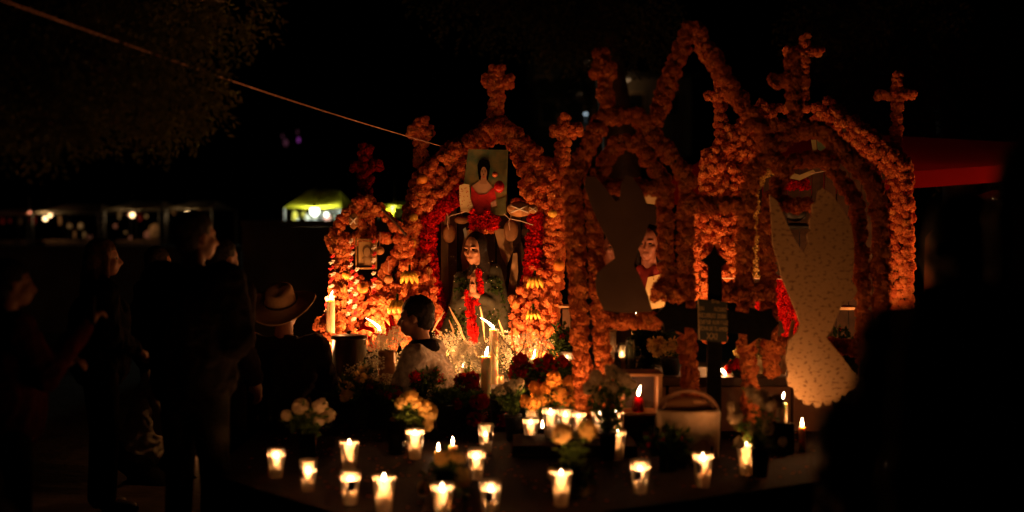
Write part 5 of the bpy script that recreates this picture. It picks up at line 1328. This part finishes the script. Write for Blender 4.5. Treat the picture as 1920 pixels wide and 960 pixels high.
# red tent at right
D = 11.2; M_TENT = petal_mat('red_tent_cloth', [(.40,.010,.010),(.50,.016,.014)], .35)
t = thing('red_tent', 'big red canopy tent with a bright red valance behind the right altar', 'tent', (W(1700,400,D).x, D+1.5, 0))
a, b = W(1262,345,D+1.8), W(1930,310,D-.6); a = W(1700,330,D); 
e0, e1 = W(1240,352,D+1.3), W(2150,292,D-.6)
r0, r1 = W(1400,240,D+3.2), W(1930,268,D+2.0); b0, b1 = e0+Vector((.3,4.5,0)), e1+Vector((0,4.5,0))
cloth_sheet(e0, e1, r0, r1, 16, .05).build('roof_panel', M_TENT, t, True); cloth_sheet(b0, b1, r0, r1, 10, .05).build('roof_panel', M_TENT, t, True)
v0, v1 = e0-Vector((0,0,.16)), e1-Vector((0,0,.12))
mb = cloth_sheet(e0+Vector((0,-.015,0)), e1+Vector((0,-.015,0)), v0+Vector((0,-.04,0)), v1+Vector((0,-.04,0)), 24, 0); mb.build('valance', M_TENT, t, True)
for q in (e0, e1, b0, b1): mb = MB(); mb.tube([Vector((q.x,q.y+.04,0)), q+Vector((0,.04,-.02))], .022, 8); mb.build('pole', M_POT, t)
mb = MB(); mb.tube([e0.lerp(e1,.5)+Vector((0,.05,-.05)), r0.lerp(r1,.5)], .012, 6); mb.build('rafter', M_POT, t)
t = thing('cloth_covered_heap', 'orange brown cloth covered heap with tiny lights under the red tent', 'heap', (W(1860,400,11.5).x, 11.5, 0))
mb = MB()
q = W(1862,388,11.5); mb.lathe([(.62,0),(.55,.5),(.5,q.z-.25),(.34,q.z-.06),(.16,q.z+.08),(.0001,q.z+.14)], 24, (q.x, 11.5, 0)); mb.v = [(x+noise.noise(Vector((x*4,y*4,z*4)))*.05,y,z) for x,y,z in mb.v]; mb.build('cloth', mat('orange_cloth', (.5,.16,.05), .85, .2, 10, .5, 25), t, True)
for x, y in [(1862,373),(1870,374),(1884,376)]:
    mb = MB(); mb.ball(W(x,y,10.8), .006, 1); mb.build('tiny_light', bpy.data.materials.get('bulb_62') or glow('bulb_62', WARM, 18, False), t)
for tpx, tD, tlb, tpw in ((1760, 10.6, 'candle group glowing low under the right part of the red tent', 4.5), (1330, 11.7, 'added unseen candle group that lights the left part of the red tent', 11.0)):  # the left group is added, hidden low down, to light the tent cloth
    tx = W(tpx,560,tD).x
    t = thing('tent_candle_stand', tlb, 'candle stand', (tx, tD, 0), 'candle stands under the tent')
    mb = MB(); zb = .4 if tpx > 1500 else .08; mb.box((tx, tD, zb/2), (.4,.3,zb)); mb.build('block', M_STONE, t)
    for dx in (-.12, 0, .12):
        mb = MB(); mb.tube([(tx+dx,tD,zb+.001),(tx+dx,tD,zb+.15)], .02, 10); mb.build('candle', M_WAXP, t)
        o = bpy.data.objects.new('flame', FL3); COL.objects.link(o); o.parent = t; o.matrix_parent_inverse = t.matrix_basis.inverted(); o.location = (tx+dx,tD,zb+.155)
        l = lamp(t, (0,0,0), tpw); l.matrix_parent_inverse = t.matrix_basis.inverted(); l.location = (tx+dx,tD,zb+.18)

# purple lamps far off
t = thing('purple_lamp_string', 'faint purple lamps hanging high above the yellow tarpaulin stall', 'string lights', tuple(W(545,255,40)))
PUR = glow('purple_glow', (.45,.07,.5), .35, False); PNK = glow('pink_glow', (.4,.12,.2), .12, False)
for x, y, w, h, m in [(558,248,3,7,PNK),(560,262,5,9,PUR),(536,268,8,12,PNK),(530,256,3,8,PNK)]:
    mb = MB(); q = W(x,y,40); mb.ball(q, 1, 2, (M(w,40)/2, M(w,40)/2, M(h,40)/2), .2); mb.build('lamp', m, t)
mb = MB(); mb.tube(path_px([(515,246),(530,250),(548,246),(575,238)], 40), .01, 5); mb.build('cord', M_BLACKMETAL, t)

# houses with lights on the hillside
def house(label, px, py, D, w, h, lights, wallm, group='lit houses on the far hillside'):
    c = W(px, py, D); t = thing('hill_house', label, 'house', (c.x, D, c.z-h), group)
    mb = MB(); mb.box((c.x, D+2, c.z-h/2-.4), (w, 4, h+.8)); mb.build('wall', wallm, t)
    mb = MB(); mb.box((c.x, D+1.9, c.z+.06), (w+.5, 4.6, .14)); mb.build('roof', M_CONC, t)
    for k in range(3):
        mb = MB(); x = c.x-w*.32+w*.32*k; mb.box((x, D-.02, c.z-h*.5), (.6,.05,.8)); wf = mb.build('window', M_PALEWOOD, t); mb = MB(); mb.box((x, D-.05, c.z-h*.5), (.45,.03,.65)); o = mb.build('pane', M_BLACKMETAL, t); o.parent = wf; o.matrix_parent_inverse = Matrix.Identity(4)
        wf.matrix_parent_inverse = t.matrix_basis.inverted()
    for x, y, r, pw in lights: bulb(t, W(x, y, D-.5), r*.5, pw*.25, (1,.6,.3), 5)
M_HW = mat('plaster', (.22,.17,.11), .9, .1, 2)
house('hillside house with a row of lamps along its pale wall', 1192, 146, 46, 3.6, 1.7, [(1153,146,.055,6),(1168,149,.035,2),(1178,150,.03,2)], M_HW)
house('dark hillside house left of the arch cross with single lamps', 1072, 120, 48, 3.0, 1.6, [(1052,118,.07,2),(1103,120,.05,1.5),(1096,125,.02,.5)], M_CONC)
house('lower dark hillside house with two small lamps', 1080, 165, 44, 2.6, 1.5, [(1071,169,.055,1),(1086,176,.05,1),(1080,158,.02,.4),(1062,145,.02,.3)], M_CONC)
t = thing('parked_van', 'white van dimly lit on the hillside road behind the left arch', 'van', tuple(W(1135,246,36)))
q = W(1137,242,36)
mb = MB(); w = .26; pts = [(-w,-.13),(w,-.13),(w,.03),(w*.72,.05),(w*.5,.14),(-w*.9,.14),(-w,.10)]
mb.poly([Vector((q.x+x, 36, q.z+z)) for x, z in pts], .3); mb.build('body', mat('van_paint', (.6,.68,.7), .35, .05), t, bevel=.015)
mb = MB(); mb.poly([Vector((q.x+x, 35.98, q.z+z)) for x, z in [(w*.35,.04),(w*.66,.05),(w*.46,.12),(w*.1,.12)]], .01); mb.build('window', M_BLACKMETAL, t)
for x in (-.16, .16):
    mb = MB(); mb.tube([Vector((q.x+x,35.98,q.z-.13)), Vector((q.x+x,36.32,q.z-.13))], .06, 16); mb.build('wheel', M_BLACKMETAL, t)
mb = MB(); mb.ball((q.x-.02,35.9,q.z+.17), .018, 1); mb.build('roof_light', bpy.data.materials['bulb_60'], t)
sl = thing('road_lamp', 'cold white lamp on a pole above the van on the hillside', 'lamp', (W(1098,250,35).x, 35, W(1098,250,35).z-2))
mb = MB(); q = W(1098,214,35); mb.tube([Vector((q.x,35,q.z-3)), Vector((q.x,35,q.z))], .03, 6); mb.build('pole', M_BLACKMETAL, sl)
mb = MB(); mb.ball((q.x,34.95,q.z), .03, 2, (1.4,1,.8)); mb.build('lamp', glow('cold_lamp', (.7,.9,1), 1.2, False), sl)
l = lamp(sl, (0,0,0), 2, (.7,.9,1), .1); l.matrix_parent_inverse = sl.matrix_basis.inverted(); l.location = (q.x, 34.6, q.z-.1)
mb = MB(); q = W(1093,233,33); mb.lathe([(.28,0),(.27,.04),(.16,.09),(.0001,.11)], 16, (q.x,33,q.z-.08)); tag(mb.build('pale_awning', mat('awning', (.4,.5,.55), .7), None, True), 'small pale awning left of the van behind the arch', 'awning')

# ================================================================== TREES
def tree(label, base, top, limbs, clusters, nleaf, leaf, group='dark trees around the cemetery', tr=.22, m=M_TREE):
    t = thing('tree', label, 'tree', tuple(base), group); base = Vector(base); top = Vector(top)
    mb = MB(); P = []; rr = []
    for i in range(9):
        f = i/8; P.append(base.lerp(top, f)+Vector((math.sin(f*5)*.12, math.cos(f*4)*.1, 0))); rr.append(tr*(1-.62*f))
    mb.tube(P, rr, 10); mb.build('trunk', M_DARKWOOD, t, True)
    for L in limbs:
        mb = MB(); n = len(L); mb.tube(L, [tr*.32*(1-.85*i/(n-1)) for i in range(n)], 7); mb.build('limb', M_DARKWOOD, t, True)
    V = []; F = []; A = []
    for (c, r, dens) in clusters:
        c = Vector(c)
        for _ in range(int(nleaf*dens)):
            # sprays of small leaves along twigs
            d = Vector((random.gauss(0,1), random.gauss(0,1), random.gauss(0,.7))).normalized(); q0 = c + d*r*R()**.4
            sd = (d + Vector((0,0,-.8))).normalized(); a = R()
            for j in range(5):
                q = q0+sd*leaf*.7*j; s = sd.cross(Vector((U(-1,1),U(-1,1),U(-1,1)))).normalized(); e = (sd+s*1.1*(1 if j % 2 else -1)).normalized(); w = e.cross(sd).normalized()
                k = len(V); wd = e.cross(w)*leaf*.2
                V += [tuple(q), tuple(q+e*leaf*.5+wd), tuple(q+e*leaf), tuple(q+e*leaf*.5-wd)]; F.append((k,k+1,k+2,k+3)); A += [a]*4
    me = bpy.data.meshes.new('crown'); me.from_pydata(V, [], F); at = me.attributes.new('bloom','FLOAT','POINT'); at.data.foreach_set('value', A); me.materials.append(m)
    link('crown', me, None, t)
cl = []
for (x, y, dd, r, dn) in [(60,60,6.2,.28,1),(150,30,6.4,.3,1),(260,40,6.6,.3,1),(340,60,6.8,.25,.8),(420,10,7,.22,.6),(200,140,6.3,.26,1.2),(280,150,6.5,.26,1.2),(340,180,6.7,.2,.8),(150,180,6.2,.16,.8),(60,190,6.0,.22,1),(90,230,6.0,.15,.6),(20,120,6.0,.2,.8),(310,230,6.6,.12,.4),(300,10,7.2,.3,.8)]:
    cl.append((W(x,y,dd), r, dn))
b0 = W(-420, 430, 7.5)
tree('dark tree with drooping leafy branches hanging in at the upper left', (b0.x, 7.5, 0), (b0.x+.3, 7.3, 4.2),
     [[Vector((b0.x+.2,7.4,3.0)), W(-80,70,6.6), W(60,118,6.3), W(110,95,6.3), W(150,40,6.4)], [W(128,86,6.3), W(170,120,6.3), W(220,150,6.3)], [Vector((b0.x+.3,7.3,3.8)), W(-40,-60,6.8), W(200,-20,6.9), W(420,0,7.1)], [Vector((b0.x+.2,7.4,2.7)), W(-60,150,6.2), W(60,190,6.0), W(100,235,6.0)]], cl, 190, .040)
cl = []
for (x, y, dd, r, dn) in [(1100,0,15,.7,1),(1000,-20,15,.7,1),(1180,40,15.5,.5,.7),(900,-60,15,.8,1),(1060,50,15,.35,.5)]: cl.append((W(x,y,dd), r, dn))
tree('dim tree whose lower leaves show at the top centre', (W(1165,430,16).x,16,0), (W(1135,-160,15.5).x,15.5,W(0,-160,15.5).z), [[W(1135,-100,15.5), W(1060,-40,15), W(980,10,15)]], cl, 420, .07, tr=.28)
cl = []
for _ in range(16): x, y = U(1560,2050), U(-150,240); cl.append((W(x,y,14.5+U(-.8,.8)), U(.45,.8), .8))
tree('broad dark tree behind the red tent at upper right', (W(1800,430,15.6).x,15.6,0), (W(1780,0,15).x,15,W(0,0,15).z), [[W(1780,100,15.2), W(1700,40,14.8), W(1620,0,14.6)], [W(1785,60,15.2), W(1860,0,14.8), W(1980,-60,14.6)]], cl, 420, .07, tr=.3)
cl = []
for _ in range(9): x, y = U(1040,1110), U(110,200); cl.append((W(x,y,38+U(-.8,.8)), U(.4,.7), .5))
tree('small tree on the hillside partly hiding the house lamps', (W(1075,260,38).x,38,2.2), (W(1075,150,38).x,38,W(0,150,38).z), [[W(1075,190,38), W(1060,160,38), W(1050,140,38)]], cl, 150, .12, tr=.15)
